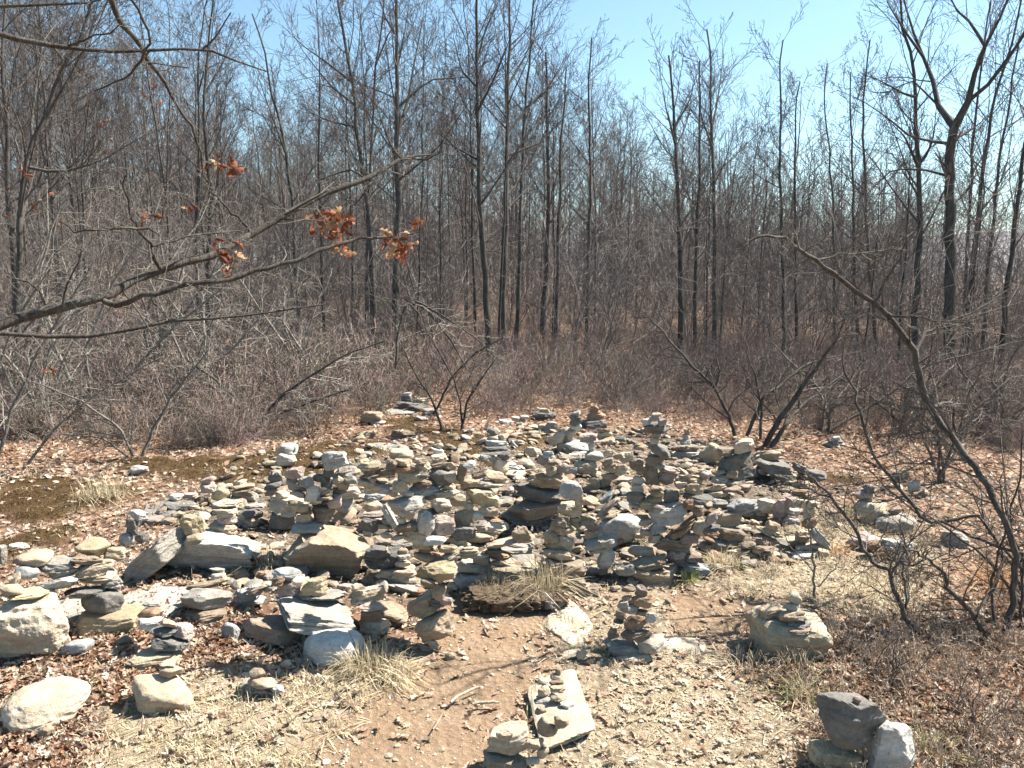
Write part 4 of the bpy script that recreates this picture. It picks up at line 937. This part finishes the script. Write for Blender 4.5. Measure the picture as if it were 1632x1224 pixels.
px_shrub("bare thicket shrub with crossing pale twigs at the wood's left edge", (150, 670), [[(150, 672, 6), (135, 560, 5), (180, 450, 4), (240, 360, 3), (260, 300, 2)], [(160, 670, 6), (220, 580, 5), (300, 500, 4), (380, 440, 3)], [(140, 670, 6), (90, 560, 5), (60, 440, 4), (90, 340, 3), (150, 260, 2)]], 42, 12, (.25, .5), .003, PALE, PALE)
px_shrub("arched bramble bending right before the gently bowed tree", (640, 620), [[(630, 620, 4), (632, 540, 4), (645, 492, 4), (662, 480, 5), (690, 505, 4), (720, 545, 3), (745, 590, 2)], [(662, 480, 4), (700, 500, 3), (760, 540, 2), (800, 580, 2)]], 43, 7, (.2, .45), .003, BARK, PALE)

for k, (bx, by, lab, top) in enumerate([(70, 690, "tall pale-twigged shrub in front of the leaning dark tree", 300), (330, 665, "pale shrub with long arching twigs below the oak's forked limb", 400), (250, 640, "slender grey shrub rising between the oak's two lower limbs", 260), (480, 640, "pale spreading shrub under the tip of the oak's main limb", 430), (20, 640, "dense pale shrub at the left picture edge behind the oak limbs", 280), (390, 620, "upright twiggy shrub behind the biggest hanging leaf bunch", 420), (1440, 690, "fine-twigged shrub behind the forked pale stem, right of the dark boulders", 520), (1590, 700, "twiggy grey shrub at the right edge below the leaning shrub's bend", 520), (1640, 985, "grey shrub half cut off by the right picture edge, low down", 720), (1500, 770, "fine dark shrub behind the forked pale stem at the clearing's right side", 560), (1320, 690, "fine grey shrub between the dark forked shrub and the arching one", 540)]):
    rr = np.random.default_rng(800 + k); st = []
    for j in range(5):
        tx_ = bx + rr.normal(0, 90); ty_ = by - (by - top) * rr.uniform(.6, 1.05); m1 = (bx + (tx_ - bx) * .25 + rr.normal(0, 12), by - (by - ty_) * .4); m2 = (bx + (tx_ - bx) * .6 + rr.normal(0, 15), by - (by - ty_) * .72); dd = rr.normal(0, .5)
        st.append([(bx + rr.normal(0, 6), by, 5), (*m1, 4, dd * .4), (*m2, 3, dd * .7), (tx_, ty_, 1.6, dd)])
    px_shrub(lab, (bx, by), st, 820 + k, 11 if by < 800 else 5, (.25, .5), .0024 if by < 800 else .0015, PALE if k < 6 else DARK, PALE if k < 6 else DARK)

# a few more separate bushes along the edge of the brush
BUSH = [(60, 700, "grey bush on the left bank above the moss patches"), (300, 672, "grey bush behind the left bank's leaf litter, above the lilac-capped stack"), (520, 655, "brown bush left of the far stack"), (830, 640, "fine-twigged bush right of the far stack"),
        (985, 650, "reddish low bush behind the rust pointed cap"), (1110, 655, "reddish low bush behind the pagoda cairn"), (1420, 700, "grey bush behind the mossy grey boulders"), (1560, 690, "grey bush at the right edge of the clearing"), (1530, 1150, "dry brown weed bush in the lower right corner"), (1420, 1090, "dry brown weed bush beside the trio at the bottom edge")]
for k, (px, py, lab) in enumerate(BUSH):
    b0 = ground_hit(px, py); near = py > 900
    st = shrub_shape(700 + k, .30 if near else .95, .9, 9, 6, .0016 if near else .0026, .003 if near else .008, 2)
    put_shrub([q for q in st if len(q[0]) != 6], b0, lab, PALE if not near else TWIG, "bush", TWIG if near else (PALE if k < 2 else TWIG), [q for q in st if len(q[0]) == 6])

# ------------------------------------------------------------------ the oak at the left: trunk outside the frame, its limbs reach across the upper left
LO = [np.array(p) for p in [(0, .02), (.12, .10), (.22, .06), (.36, .19), (.46, .08), (.60, .24), (.70, .10), (.84, .15), (.92, .07), (1.0, 0)]]
def leaf_shape(curl, fold, r, full=True):
    L = LO if full else [LO[k] for k in (0, 3, 5, 7, 9)]
    V, Fc = [], []
    for k, (x, wd) in enumerate(L):
        z = curl * (x - .5) ** 2 * 4 - curl
        tw = r.normal(0, .05)
        V += [(x - .5, -wd, z + fold * wd + tw), (x - .5, 0, z), (x - .5, wd, z + fold * wd - tw)]
    for k in range(len(L) - 1):
        a = 3 * k; Fc += [(a, a + 3, a + 4, a + 1), (a + 1, a + 4, a + 5, a + 2)]
    return np.array(V), np.array(Fc)
LEAF_TONES = np.array([(.56, .42, .30), (.45, .30, .21), (.36, .20, .12), (.26, .13, .075), (.66, .55, .43), (.52, .36, .27), (.42, .25, .16), (.19, .11, .075)])

def leaf_cluster(center, n, spread, size, r, tones):
    v, f, c, off = [], [], [], 0
    for k in range(n):
        a, b = leaf_shape(r.uniform(.1, .5), r.uniform(.4, 1.6), r)
        M = rot_mats(1, 1.2, r, size * r.uniform(.7, 1.2))[0]
        p = center + r.normal(0, spread, 3) * np.array([1, .8, 1])
        v.append(a @ M.T + p); f.append(b + off); off += len(a)
        c.append(np.repeat(tones[r.integers(len(tones))][None] * r.uniform(.8, 1.2), len(a), 0))
    return build_mesh("leaf_cluster", np.concatenate(v), f, LEAF, True, np.concatenate(c))

OAK = [  # x, y, width px, distance
 [(-520, 640, 60, 2.5), (-300, 590, 34, 2.6), (-60, 536, 22, 2.8), (0, 515, 19, 2.9), (60, 498, 17, 3.0), (130, 480, 16, 3.05), (160, 478, 15, 3.1), (200, 455, 13, 3.2), (260, 428, 13, 3.3), (330, 412, 12, 3.4), (365, 395, 11, 3.5), (410, 370, 11, 3.6), (470, 332, 10, 3.7), (520, 306, 9, 3.8), (580, 288, 8, 3.9), (620, 262, 7, 4.0), (650, 252, 5, 4.1), (690, 246, 2.5, 4.2)],
 [(165, 480, 10, 3.1), (190, 487, 9, 3.1), (235, 468, 9, 3.1), (290, 455, 9, 3.15), (345, 447, 8, 3.2), (385, 440, 8, 3.25), (440, 424, 7, 3.3), (480, 412, 7, 3.35), (512, 398, 7, 3.4), (560, 382, 5, 3.5), (600, 376, 4.5, 3.55), (640, 378, 3, 3.6), (668, 370, 2, 3.6)],
 [(-300, 560, 14, 2.9), (-60, 530, 8, 3.2), (0, 533, 7, 3.25), (60, 535, 7, 3.3), (135, 538, 6.5, 3.35), (190, 527, 6, 3.4), (260, 518, 5, 3.45), (340, 508, 4, 3.5), (420, 500, 3, 3.55), (520, 485, 2, 3.6)],
 [(-420, -60, 22, 2.4), (-120, 20, 13, 2.7), (-20, 48, 10, 2.8), (25, 62, 9, 2.85), (70, 68, 8.5, 2.9), (110, 78, 7, 2.95), (180, 82, 6, 3.0), (240, 80, 5, 3.05), (300, 80, 4.5, 3.1), (353, 83, 4, 3.15), (380, 98, 3, 3.2), (425, 114, 2, 3.25)],
 [(120, -120, 13, 3.2), (165, -30, 11, 3.3), (190, 35, 10, 3.35), (212, 58, 8, 3.4), (237, 100, 7, 3.5), (265, 132, 6, 3.55), (283, 170, 5, 3.6), (300, 195, 4.5, 3.6), (320, 232, 4, 3.65), (323, 270, 3, 3.7), (322, 300, 2, 3.7)],
 [(180, -60, 5, 2.8), (212, 0, 4.5, 2.85), (232, 40, 4.5, 2.9), (238, 62, 4, 2.9), (226, 95, 4, 2.95), (210, 118, 3.5, 3.0), (185, 132, 3, 3.0), (150, 145, 2, 3.0)],
 [(-200, -40, 10, 3.0), (-40, 10, 6, 3.1), (20, 8, 5, 3.1), (90, 10, 4, 3.2), (160, 2, 3, 3.25), (220, -20, 2, 3.3)],
 [(255, 428, 6, 3.25), (247, 412, 6, 3.2), (241, 392, 5, 3.2), (220, 368, 4, 3.15), (207, 345, 4, 3.1), (205, 320, 3.5, 3.1), (196, 303, 3, 3.05), (200, 280, 2, 3.0)],
 [(243, 392, 4, 3.2), (262, 386, 4, 3.25), (300, 376, 3.5, 3.3), (345, 370, 3, 3.4), (395, 365, 2, 3.5)],
 [(250, 372, 3, 3.1), (235, 365, 4, 3.1), (190, 363, 4, 3.05), (150, 364, 4, 3.0), (120, 372, 3, 3.0), (95, 352, 2, 2.95)], [(255, 358, 3, 3.15), (260, 338, 3, 3.15), (272, 305, 2, 3.2)],
 [(400, 375, 5, 3.6), (396, 362, 4.5, 3.6), (370, 340, 4, 3.6), (345, 312, 3, 3.6), (328, 298, 2, 3.6)], [(400, 370, 4, 3.6), (425, 355, 3, 3.7), (470, 350, 2, 3.7)],
 [(455, 342, 4, 3.65), (490, 322, 3, 3.5), (520, 305, 2, 3.4)], [(585, 287, 4, 3.9), (560, 270, 3, 3.95), (500, 290, 2, 4.0)], [(610, 268, 3, 3.95), (575, 315, 3, 3.9), (560, 330, 2, 3.9)],
 [(640, 254, 3, 4.05), (625, 235, 2.6, 4.05), (615, 200, 2, 4.1)], [(650, 252, 3, 4.1), (675, 255, 3, 4.0), (700, 246, 2.4, 3.95), (704, 232, 2, 3.95)],
 [(240, 466, 3, 3.1), (250, 490, 3, 3.1), (270, 510, 2, 3.1)], [(100, 490, 4, 3.0), (106, 455, 3, 2.95), (130, 400, 2, 2.9)], [(75, 496, 4, 3.0), (60, 455, 3, 3.0), (10, 440, 2, 3.0)], [(320, 82, 3, 3.1), (345, 60, 2.4, 3.1), (368, 20, 2, 3.1)], [(240, 80, 3, 3.0), (220, 100, 2.5, 3.1), (300, 108, 2, 3.2)], [(100, 75, 4, 2.95), (140, 62, 3, 2.9), (190, 40, 2, 2.9)]]
r = np.random.default_rng(123)
tx, ty = -3.1, 1.9; ob = ground_pt(tx, ty)
e = link("oak_tree", None, None, ob, "oak at the left edge whose bare limbs with hanging brown leaves cross the picture", "tree")
tp = np.array([(0, 0, -.2), (.03, 0, .5), (0, .05, 1.2), (.06, .05, 2.0), (.05, .1, 2.9), (0, .1, 4.0), (-.1, .2, 5.5), (-.2, .3, 7.5)])
tv, tf = tubes([(tp, np.array([.2, .14, .125, .12, .105, .09, .06, .02]))], 12); link("trunk", build_mesh("trunk", tv, [tf], OAKB, True), e)
limbs, twigs = [], []
for k, L in enumerate(OAK):
    P = np.array([at(a, b, d) for a, b, _, d in L]); q = np.array([wd * d / F / 2 for _, _, wd, d in L])
    if L[0][0] < -150:
        j = tp[2 if k < 3 else 4] + ob; P = np.concatenate([[j], P]); q = np.concatenate([[q[0] * 1.4], q])
    P, q = resample(P, q, max(6, 2 * len(L))); P[1:-1] += r.normal(0, .004, (len(P) - 2, 3))
    limbs.append((P - ob, q)); vis = np.array([project(p)[0] > -60 for p in P]); i0 = int(np.argmax(vis))
    branchlets(r, (P - ob)[i0:], q[i0:] * .8, twigs, 3, 12 if k < 5 else 6, (.12, .30) if k < 5 else (.3, .7), .4, (.6, 1.25), .03, .0011, .2, .08, 5)
v, f = tubes(limbs, 8); link("limbs", build_mesh("limbs", v, [f], OAKB, True), e)
v, f = tubes(twigs, 3); link("twigs", build_mesh("twigs", v, [f], PALE, True), e)
RUST = np.array([(.24, .085, .040), (.28, .11, .055), (.19, .06, .03), (.42, .26, .15), (.15, .055, .03)])
for px, py, d, n, sp, sz in [(378, 266, 3.7, 6, .022, .085), (348, 262, 3.75, 6, .028, .06), (238, 346, 3.15, 4, .015, .055), (305, 335, 3.4, 3, .012, .05), (366, 416, 3.35, 16, .032, .06), (530, 352, 3.75, 15, .038, .10), (540, 385, 3.6, 12, .035, .09), (508, 350, 3.8, 7, .03, .08), (634, 388, 3.6, 26, .036, .07), (662, 354, 3.8, 5, .02, .06),
                             (160, 200, 3.6, 7, .04, .035), (60, 330, 3.3, 6, .04, .035), (82, 592, 3.3, 3, .02, .05), (240, 150, 3.6, 6, .035, .032), (25, 270, 3.3, 5, .04, .035)]:
    lm = leaf_cluster(at(px, py, d) - ob, n, sp, sz * .95, r, RUST); link("leaf_cluster", lm, e)
# dead leaves still held by other shrubs: one small shrub each
for px, py, lab in [(1240, 545, "young oak with a few dry tan leaves behind the dark forked shrub"), (1185, 700, "tiny oak shoot with tan leaves at the foot of the dark forked shrub")]:
    pass

# ------------------------------------------------------------------ loose cover on the ground
def scatter(n, dens, ylo=2.2, yhi=13.5, seed=1, xr=6.2):
    r = np.random.default_rng(seed); X, Y = [], []
    while sum(map(len, X)) < n:
        y = ylo + (yhi - ylo) * r.uniform(0, 1, n * 2) ** 1.25; x = r.uniform(-1, 1, n * 2) * np.minimum(xr, y * .70 + .35)
        wgt = dens(x, y, hm_at(x, y, HG)); k = r.uniform(0, 1, n * 2) < wgt
        X.append(x[k]); Y.append(y[k])
    return np.concatenate(X)[:n], np.concatenate(Y)[:n]

def d_leaf(x, y, z):
    d, g, s, l, m, h = zones(x, y, z); base = .55 + .35 * noise2(x, y, .4, 61, 2)
    wgt = base * (1 - d * .90) * (1 - g * .72) * (1 - s * .65) * (1 - .75 * h) * (1 - .92 * m)
    return np.clip(np.maximum(wgt * .55, l * (.75 + .3 * noise2(x, y, .3, 62))), 0, 1)
r = np.random.default_rng(9)
vv, ff, cc, off = [], [], [], 0
x, y = scatter(34000, d_leaf, seed=2)
z = np.maximum(hm_at(x, y, HG), np.where((r.uniform(size=len(x)) < .2) & (y > 4.6), hm_at(x, y), -9)) + r.uniform(.004, .022, len(x))
for k in range(8):
    near = k < 4
    sel = np.arange(len(x))[(y < 6.5) if near else (y >= 6.5)][k % 4::4]
    a0, b0 = leaf_shape(r.uniform(.02, .16), r.uniform(.15, .6), r, near)
    a, b = merge(a0, b0, rot_mats(len(sel), .42, r, r.uniform(.045, .085, len(sel))), np.stack([x[sel], y[sel], z[sel]], 1))
    zl_ = zones(x[sel], y[sel], z[sel]); red = np.clip(zl_[3] + 1.0 * (y[sel] > 7.5), 0, 1)
    ti = np.where(r.uniform(size=len(sel)) < .45 * red, r.choice([1, 2, 3, 6, 7, 2], len(sel)), r.choice([0, 1, 4, 4, 5, 0], len(sel)))
    vv.append(a); ff.append(b + off); off += len(a); cc.append(np.repeat(LEAF_TONES[ti] * r.uniform(.6, 1.0, (len(sel), 1)), len(a0), 0))
link("fallen_leaves", build_mesh("fallen_leaves", np.concatenate(vv), ff, LEAF, False, np.concatenate(cc)), kind="stuff")

def d_chip(x, y, z):
    d, g, s, l, m, h = zones(x, y, z)
    return np.clip(g * (.5 + .6 * noise2(x, y, .35, 71, 2)) + .09 * d + .10 * s + .25 * h * (y < 8) + .03, 0, 1)
r = np.random.default_rng(19)
x, y = scatter(26000, d_chip, seed=4, yhi=10)
vv, ff, cc, off = [], [], [], 0
CH = .85 * np.array([(.50, .42, .30), (.44, .36, .25), (.54, .47, .35), (.38, .30, .20), (.47, .38, .27)])
for k in range(6):
    s_, f_ = stone_shape(40 + k, 'sab'[k % 3], 1); s_ = s_ * np.array([1, .75, .42])
    sel = np.arange(len(x))[k::6]; size = .0022 + .008 * r.uniform(0, 1, len(sel)) ** 2.6 + .012 * (r.uniform(0, 1, len(sel)) < .03)
    a, b = merge(s_, f_, rot_mats(len(sel), .25, r, size), np.stack([x[sel], y[sel], hm_at(x[sel], y[sel], HG) + size * .2], 1))
    vv.append(a); ff.append(b + off); off += len(a); cc.append(np.repeat(CH[r.integers(0, len(CH), len(sel))] * r.uniform(.75, 1.15, (len(sel), 1)), len(s_), 0))
link("gravel", build_mesh("gravel", np.concatenate(vv), ff, CHIP, False, np.concatenate(cc)), kind="stuff")

# rubble: the small fragments that fill the gaps of the heap
def d_rub(x, y, z): return zones(x, y, z)[5] * (y > 4.6) * (.6 + .4 * noise2(x, y, .4, 81))
x, y = scatter(1900, d_rub, seed=6, yhi=11, ylo=4.5)
vv, ff, cc, off = [], [], [], 0
CR = np.array([TONES[k][1] for k in "ccttbgtyrpo"])
for k in range(8):
    s_, f_ = stone_shape(140 + k, 'sabs'[k % 4], 2); s_ = s_ * np.array([1, .78, .38])
    sel = np.arange(len(x))[k::8]; size = .020 + .05 * r.uniform(0, 1, len(sel)) ** 1.5
    a, b = merge(s_, f_, rot_mats(len(sel), .22, r, size), np.stack([x[sel], y[sel], hm_at(x[sel], y[sel], HG) + size * .3], 1))
    vv.append(a); ff.append(b + off); off += len(a); cc.append(np.repeat(CR[r.integers(0, len(CR), len(sel))] * r.uniform(.4, .75, (len(sel), 1)), len(s_), 0))  # stone tones dimmed here, gap shadow put into the fragments' colour
link("rubble", build_mesh("rubble", np.concatenate(vv), ff, CHIP, False, np.concatenate(cc)), kind="stuff")

# grass
def blade_set(r, n, spread, hgt, lean):
    a = r.uniform(0, 6.28, n); rad = spread * np.sqrt(r.uniform(0, 1, n)); bx, by = rad * np.cos(a), rad * np.sin(a)
    h = hgt * r.uniform(.5, 1.2, n); t = r.normal(0, lean, n) + rad / max(spread, 1e-3) * lean; wd = r.uniform(.0012, .0024, n)
    dirx, diry = np.cos(a + r.normal(0, .7, n)), np.sin(a + r.normal(0, .7, n))
    V = np.zeros((n, 7, 3)); sx, sy = -diry, dirx
    for k, (u, ww) in enumerate([(0, 1), (.45, .85), (.8, .55)]):
        ox = np.sin(t * u) * h * u + .5 * h * u * u * np.abs(t); ox = ox * .9
        z = h * u * np.cos(np.clip(t * u * 1.3, -1.5, 1.5))
        for sg, col in ((-1, 0), (1, 1)):
            V[:, 2 * k + col] = np.stack([bx + dirx * ox + sg * sx * wd * ww, by + diry * ox + sg * sy * wd * ww, z], 1)
    ox = np.sin(t) * h + .5 * h * np.abs(t); V[:, 6] = np.stack([bx + dirx * ox, by + diry * ox, h * np.cos(np.clip(t * 1.4, -1.6, 1.6))], 1)
    i = (np.arange(n) * 7)[:, None]
    q = np.concatenate([i + np.array([[0, 1, 3, 2]]), i + np.array([[2, 3, 5, 4]])]); tr = i + np.array([[4, 5, 6]])
    return V.reshape(-1, 3), q, tr
STRAWC = np.array([(.54, .46, .31), (.62, .54, .40), (.46, .37, .23), (.38, .29, .17), (.48, .42, .27)])
def d_straw(x, y, z):
    d, g, s, l, m, h = zones(x, y, z); return np.clip(.13 * g + s * (.55 + .6 * noise2(x, y, .3, 91, 2)) + .05 * l + .04 * (1 - h) * (1 - d) * (1 - g) * (y < 10), 0, 1)
r = np.random.default_rng(29); x, y = scatter(1150, d_straw, seed=8, yhi=9.5)
vv, fq, ft, cc, off = [], [], [], [], 0
for k in range(len(x)):
    v, q, t = blade_set(r, int(r.integers(8, 22)), r.uniform(.03, .08), r.uniform(.03, .07), 1.5)
    vv.append(v + np.array([x[k], y[k], float(hm_at(x[k], y[k], HG))])); fq.append(q + off); ft.append(t + off); off += len(v)
    cc.append(np.repeat(STRAWC[r.integers(0, 5, len(v) // 7)] * r.uniform(.8, 1.2), 7, 0))
link("dry_grass", build_mesh("dry_grass", np.concatenate(vv), fq + ft, GRASS, False, np.concatenate(cc)), kind="stuff")
GREEN = np.array([(.16, .22, .06), (.24, .27, .09), (.36, .34, .15)])
TUFT = [(865, 950, 150, .13, .16, 's', "shaggy straw tuft hanging over the turf bank's dark rock"), (790, 945, 70, .10, .09, 's', "low dry tuft on the turf bank below the long olive boulder"), (585, 1065, 170, .12, .14, 's', "big straw tuft against the white-grey boulder under the propped block"), (630, 1075, 70, .09, .10, 's', "loose straw tuft at the trail edge beside the propped block"),
        (1155, 905, 120, .10, .13, 's', "upright pale grass tuft at the trail edge below the heap"), (1100, 925, 50, .05, .08, 'g', "small green tuft beside the hat-shaped stones"), (1003, 868, 60, .06, .06, 'g', "short green tuft at the foot of the broad white boulder"), (1355, 818, 60, .07, .10, 'g', "green tuft beside the mossy grey boulders"),
        (1190, 1062, 70, .09, .10, 's', "straw tuft at the left foot of the box-shaped boulder"), (1290, 1115, 90, .11, .10, 'm', "greenish dry tuft above the trio cut by the bottom edge"), (1265, 1060, 70, .08, .09, 's', "straw tuft in front of the box-shaped boulder"), (430, 905, 90, .08, .12, 's', "straw tuft between the white quartz boulder and the steep boulder"),
        (150, 800, 80, .16, .14, 's', "pale straw tuft on the left bank beside the moss"), (180, 795, 80, .12, .16, 's', "bent straw tuft behind the leaning slate"), (1325, 835, 70, .09, .10, 's', "dry tuft at the heap's pale right end"), (1335, 880, 60, .07, .08, 's', "rusty dry tuft beside the pinkish block by the arching shrub"), (440, 700, 60, .14, .16, 's', "straw tuft behind the white-topped stack"), (1590, 930, 120, .14, .16, 's', "rust-coloured dry tuft at the right picture edge"), (1480, 1200, 80, .08, .09, 'm', "greenish tuft at the bottom edge right of the trio")]
for k, (px, py, n, sp, h, kd, lab) in enumerate(TUFT):
    b0 = ground_hit(px, py); v, q, t = blade_set(r, n * 2, sp, h, .75); pal = {'s': STRAWC, 'g': GREEN, 'm': np.concatenate([GREEN, STRAWC])}[kd]
    if "rust" in lab: pal = pal * np.array([1.0, .68, .5])
    v[:, 2] += 0; b0[2] = max(b0[2], float(hm_at(b0[0], b0[1], HG)))
    if k < 2: b0[2] = float(hm_at(b0[0], b0[1], HG)) + .08
    link("grass_tuft", build_mesh("grass_tuft", v, [q, t], GRASS, False, np.repeat(pal[r.integers(0, len(pal), len(v) // 7)] * r.uniform(.8, 1.15, (len(v) // 7, 1)), 7, 0)), None, b0, lab, "grass", "grass tufts among the stones")

# moss: short fibres over the mossy swellings
def d_moss(x, y, z): return zones(x, y, z)[4]
x, y = scatter(1500, d_moss, seed=12, yhi=12, ylo=4)
vv, fq, ft, cc, off = [], [], [], [], 0
MO = np.array([(.10, .06, .018), (.07, .038, .013), (.13, .09, .03), (.09, .04, .018)])
for k in range(len(x)):
    v, q, t = blade_set(r, 16, .05, .028, .8); vv.append(v * np.array([1, 1, 1]) + np.array([x[k], y[k], float(hm_at(x[k], y[k], HG)) - .004])); fq.append(q + off); ft.append(t + off); off += len(v)
    cc.append(np.repeat(MO[r.integers(0, 4, len(v) // 7)] * r.uniform(.7, 1.3), 7, 0))
link("moss", build_mesh("moss", np.concatenate(vv), fq + ft, GRASS, False, np.concatenate(cc)), kind="stuff")

# dead weeds standing in the leaves at the lower right
WD = [tubes(shrub_shape(640 + k, .17, .8, 8, 5, .0012, .0020, 2), 3) for k in range(4)]
def d_weed(x, y, z):
    d, g, s, l, m, h = zones(x, y, z); return np.clip((l * (x > .8) + .5 * s * (x > 1.5)) * (.6 + .6 * noise2(x, y, .5, 97)), 0, 1)
x, y = scatter(170, d_weed, seed=14, yhi=8); vv, ff, cc, off = [], [], [], 0
for k in range(4):
    T = np.stack([x, y, hm_at(x, y, HG)], 1)[k::4]; a, b = merge(*WD[k], rot_mats(len(T), .2, r, r.uniform(.5, 1.25, len(T))), T)
    vv.append(a); ff.append(b + off); off += len(a); cc.append(np.repeat(np.array([[.33, .255, .19]]) * r.uniform(.6, 1.5, (len(T), 1)), len(WD[k][0]), 0))
link("dead_weeds", build_mesh("dead_weeds", np.concatenate(vv), ff, UNDER, False, np.concatenate(cc)), kind="stuff")

# the undercut bank of turf beside the trail: dark soil with roots under hanging grass
sm, nt, b = new_mat("turf_soil", 1.0); tc = nt.nodes.new("ShaderNodeTexCoord"); n1 = noise_tex(nt, tc.outputs["Object"], 30, 6, 0.75)
nt.links.new(ramp(nt, n1, [(0.3, (.06, .042, .028)), (0.55, (.15, .105, .07)), (0.75, (.27, .20, .13))]), b.inputs["Base Color"]); bump(nt, b, n1, 1.0, 0.03)
b0 = ground_hit(815, 972); dd = (b0 - CAMP) @ FWD; v, f = stone_shape(77, 'r', 5, True); v = v * np.array([180 * dd / F / 2, .15, .085]); v = v * (1 + .16 * fbm(v * 14, 5, 3) + .10 * fbm(v * 45, 6, 2))[:, None]
e = link("turf_bank", None, None, b0 + np.array([.02, .12, .02]), "undercut bank of dark soil and roots under hanging grass beside the trail", "turf"); link("soil", build_mesh("soil", v, [f], sm), e)
rt = [(wander(r, np.array([r.uniform(-.3, .3), -.09, r.uniform(.0, .05)]), np.array([r.normal(0, .6), -.5, -1]), r.uniform(.05, .10), 5, .3, -.1), np.linspace(.002, .0008, 5)) for _ in range(60)]
v, f = tubes(rt, 3); link("roots", build_mesh("roots", v, [f], PALE), e)
v, q, t = blade_set(r, 900, .5, .09, 1.1); v[:, 0] = v[:, 0] * .52; v[:, 1] = v[:, 1] * .30; v[:, 2] += .055 - .25 * (np.abs(v[:, 0]) / .33) ** 4 * .1
link("turf_grass", build_mesh("turf_grass", v, [q, t], GRASS, False, np.repeat(STRAWC[r.integers(0, 5, len(v) // 7)] * r.uniform(.55, 1.0, (len(v) // 7, 1)), 7, 0)), e)

# fallen sticks on the trail
for pts, wd, lab in [([(717, 1122), (730, 1112), (748, 1103), (766, 1097)], 5, "pale curved stick lying on the dirt trail"), ([(752, 1124), (768, 1122), (785, 1122), (797, 1121)], 5, "pale straight stick lying right of the curved one"), ([(510, 1205), (514, 1192), (517, 1180)], 2.5, "thin dark twig poking up from the dirt trail"), ([(690, 1165), (700, 1150), (705, 1140)], 3, "short pale stick lying on the dirt trail"),
                     ([(600, 1010), (700, 1040), (760, 1070)], 1.5, "long thin twig across the upper dirt trail")]:
    P = np.array([ground_hit(*p) for p in pts]); P[:, 2] += .008; q = np.full(len(P), wd * 3.4 / F / 2); q[-1] *= .6
    P, q = resample(P, q, 9); P += r.normal(0, .0015, P.shape); v, f = tubes([(P - P[0], q)], 6)
    link("stick", build_mesh("stick", v, [f], STICK, True), None, P[0], lab, "stick", "sticks on the trail")

# ------------------------------------------------------------------ the air between here and the far ridge
me = build_mesh("haze", np.array([[x, y, z] for x in (-520, 1520) for y in (-45, 1300) for z in (-26, 62)], float), [np.array([[0, 1, 3, 2], [4, 6, 7, 5], [0, 4, 5, 1], [2, 3, 7, 6], [0, 2, 6, 4], [1, 5, 7, 3]])])
m = bpy.data.materials.new("haze"); m.use_nodes = True; nt = m.node_tree; nt.nodes.clear()
v = nt.nodes.new("ShaderNodeVolumePrincipled"); v.inputs["Density"].default_value = 0.00035; v.inputs["Color"].default_value = (.80, .88, 1, 1); v.inputs["Anisotropy"].default_value = .2
o = nt.nodes.new("ShaderNodeOutputMaterial"); nt.links.new(v.outputs[0], o.inputs["Volume"]); me.materials.append(m)
link("haze", me, kind="stuff")
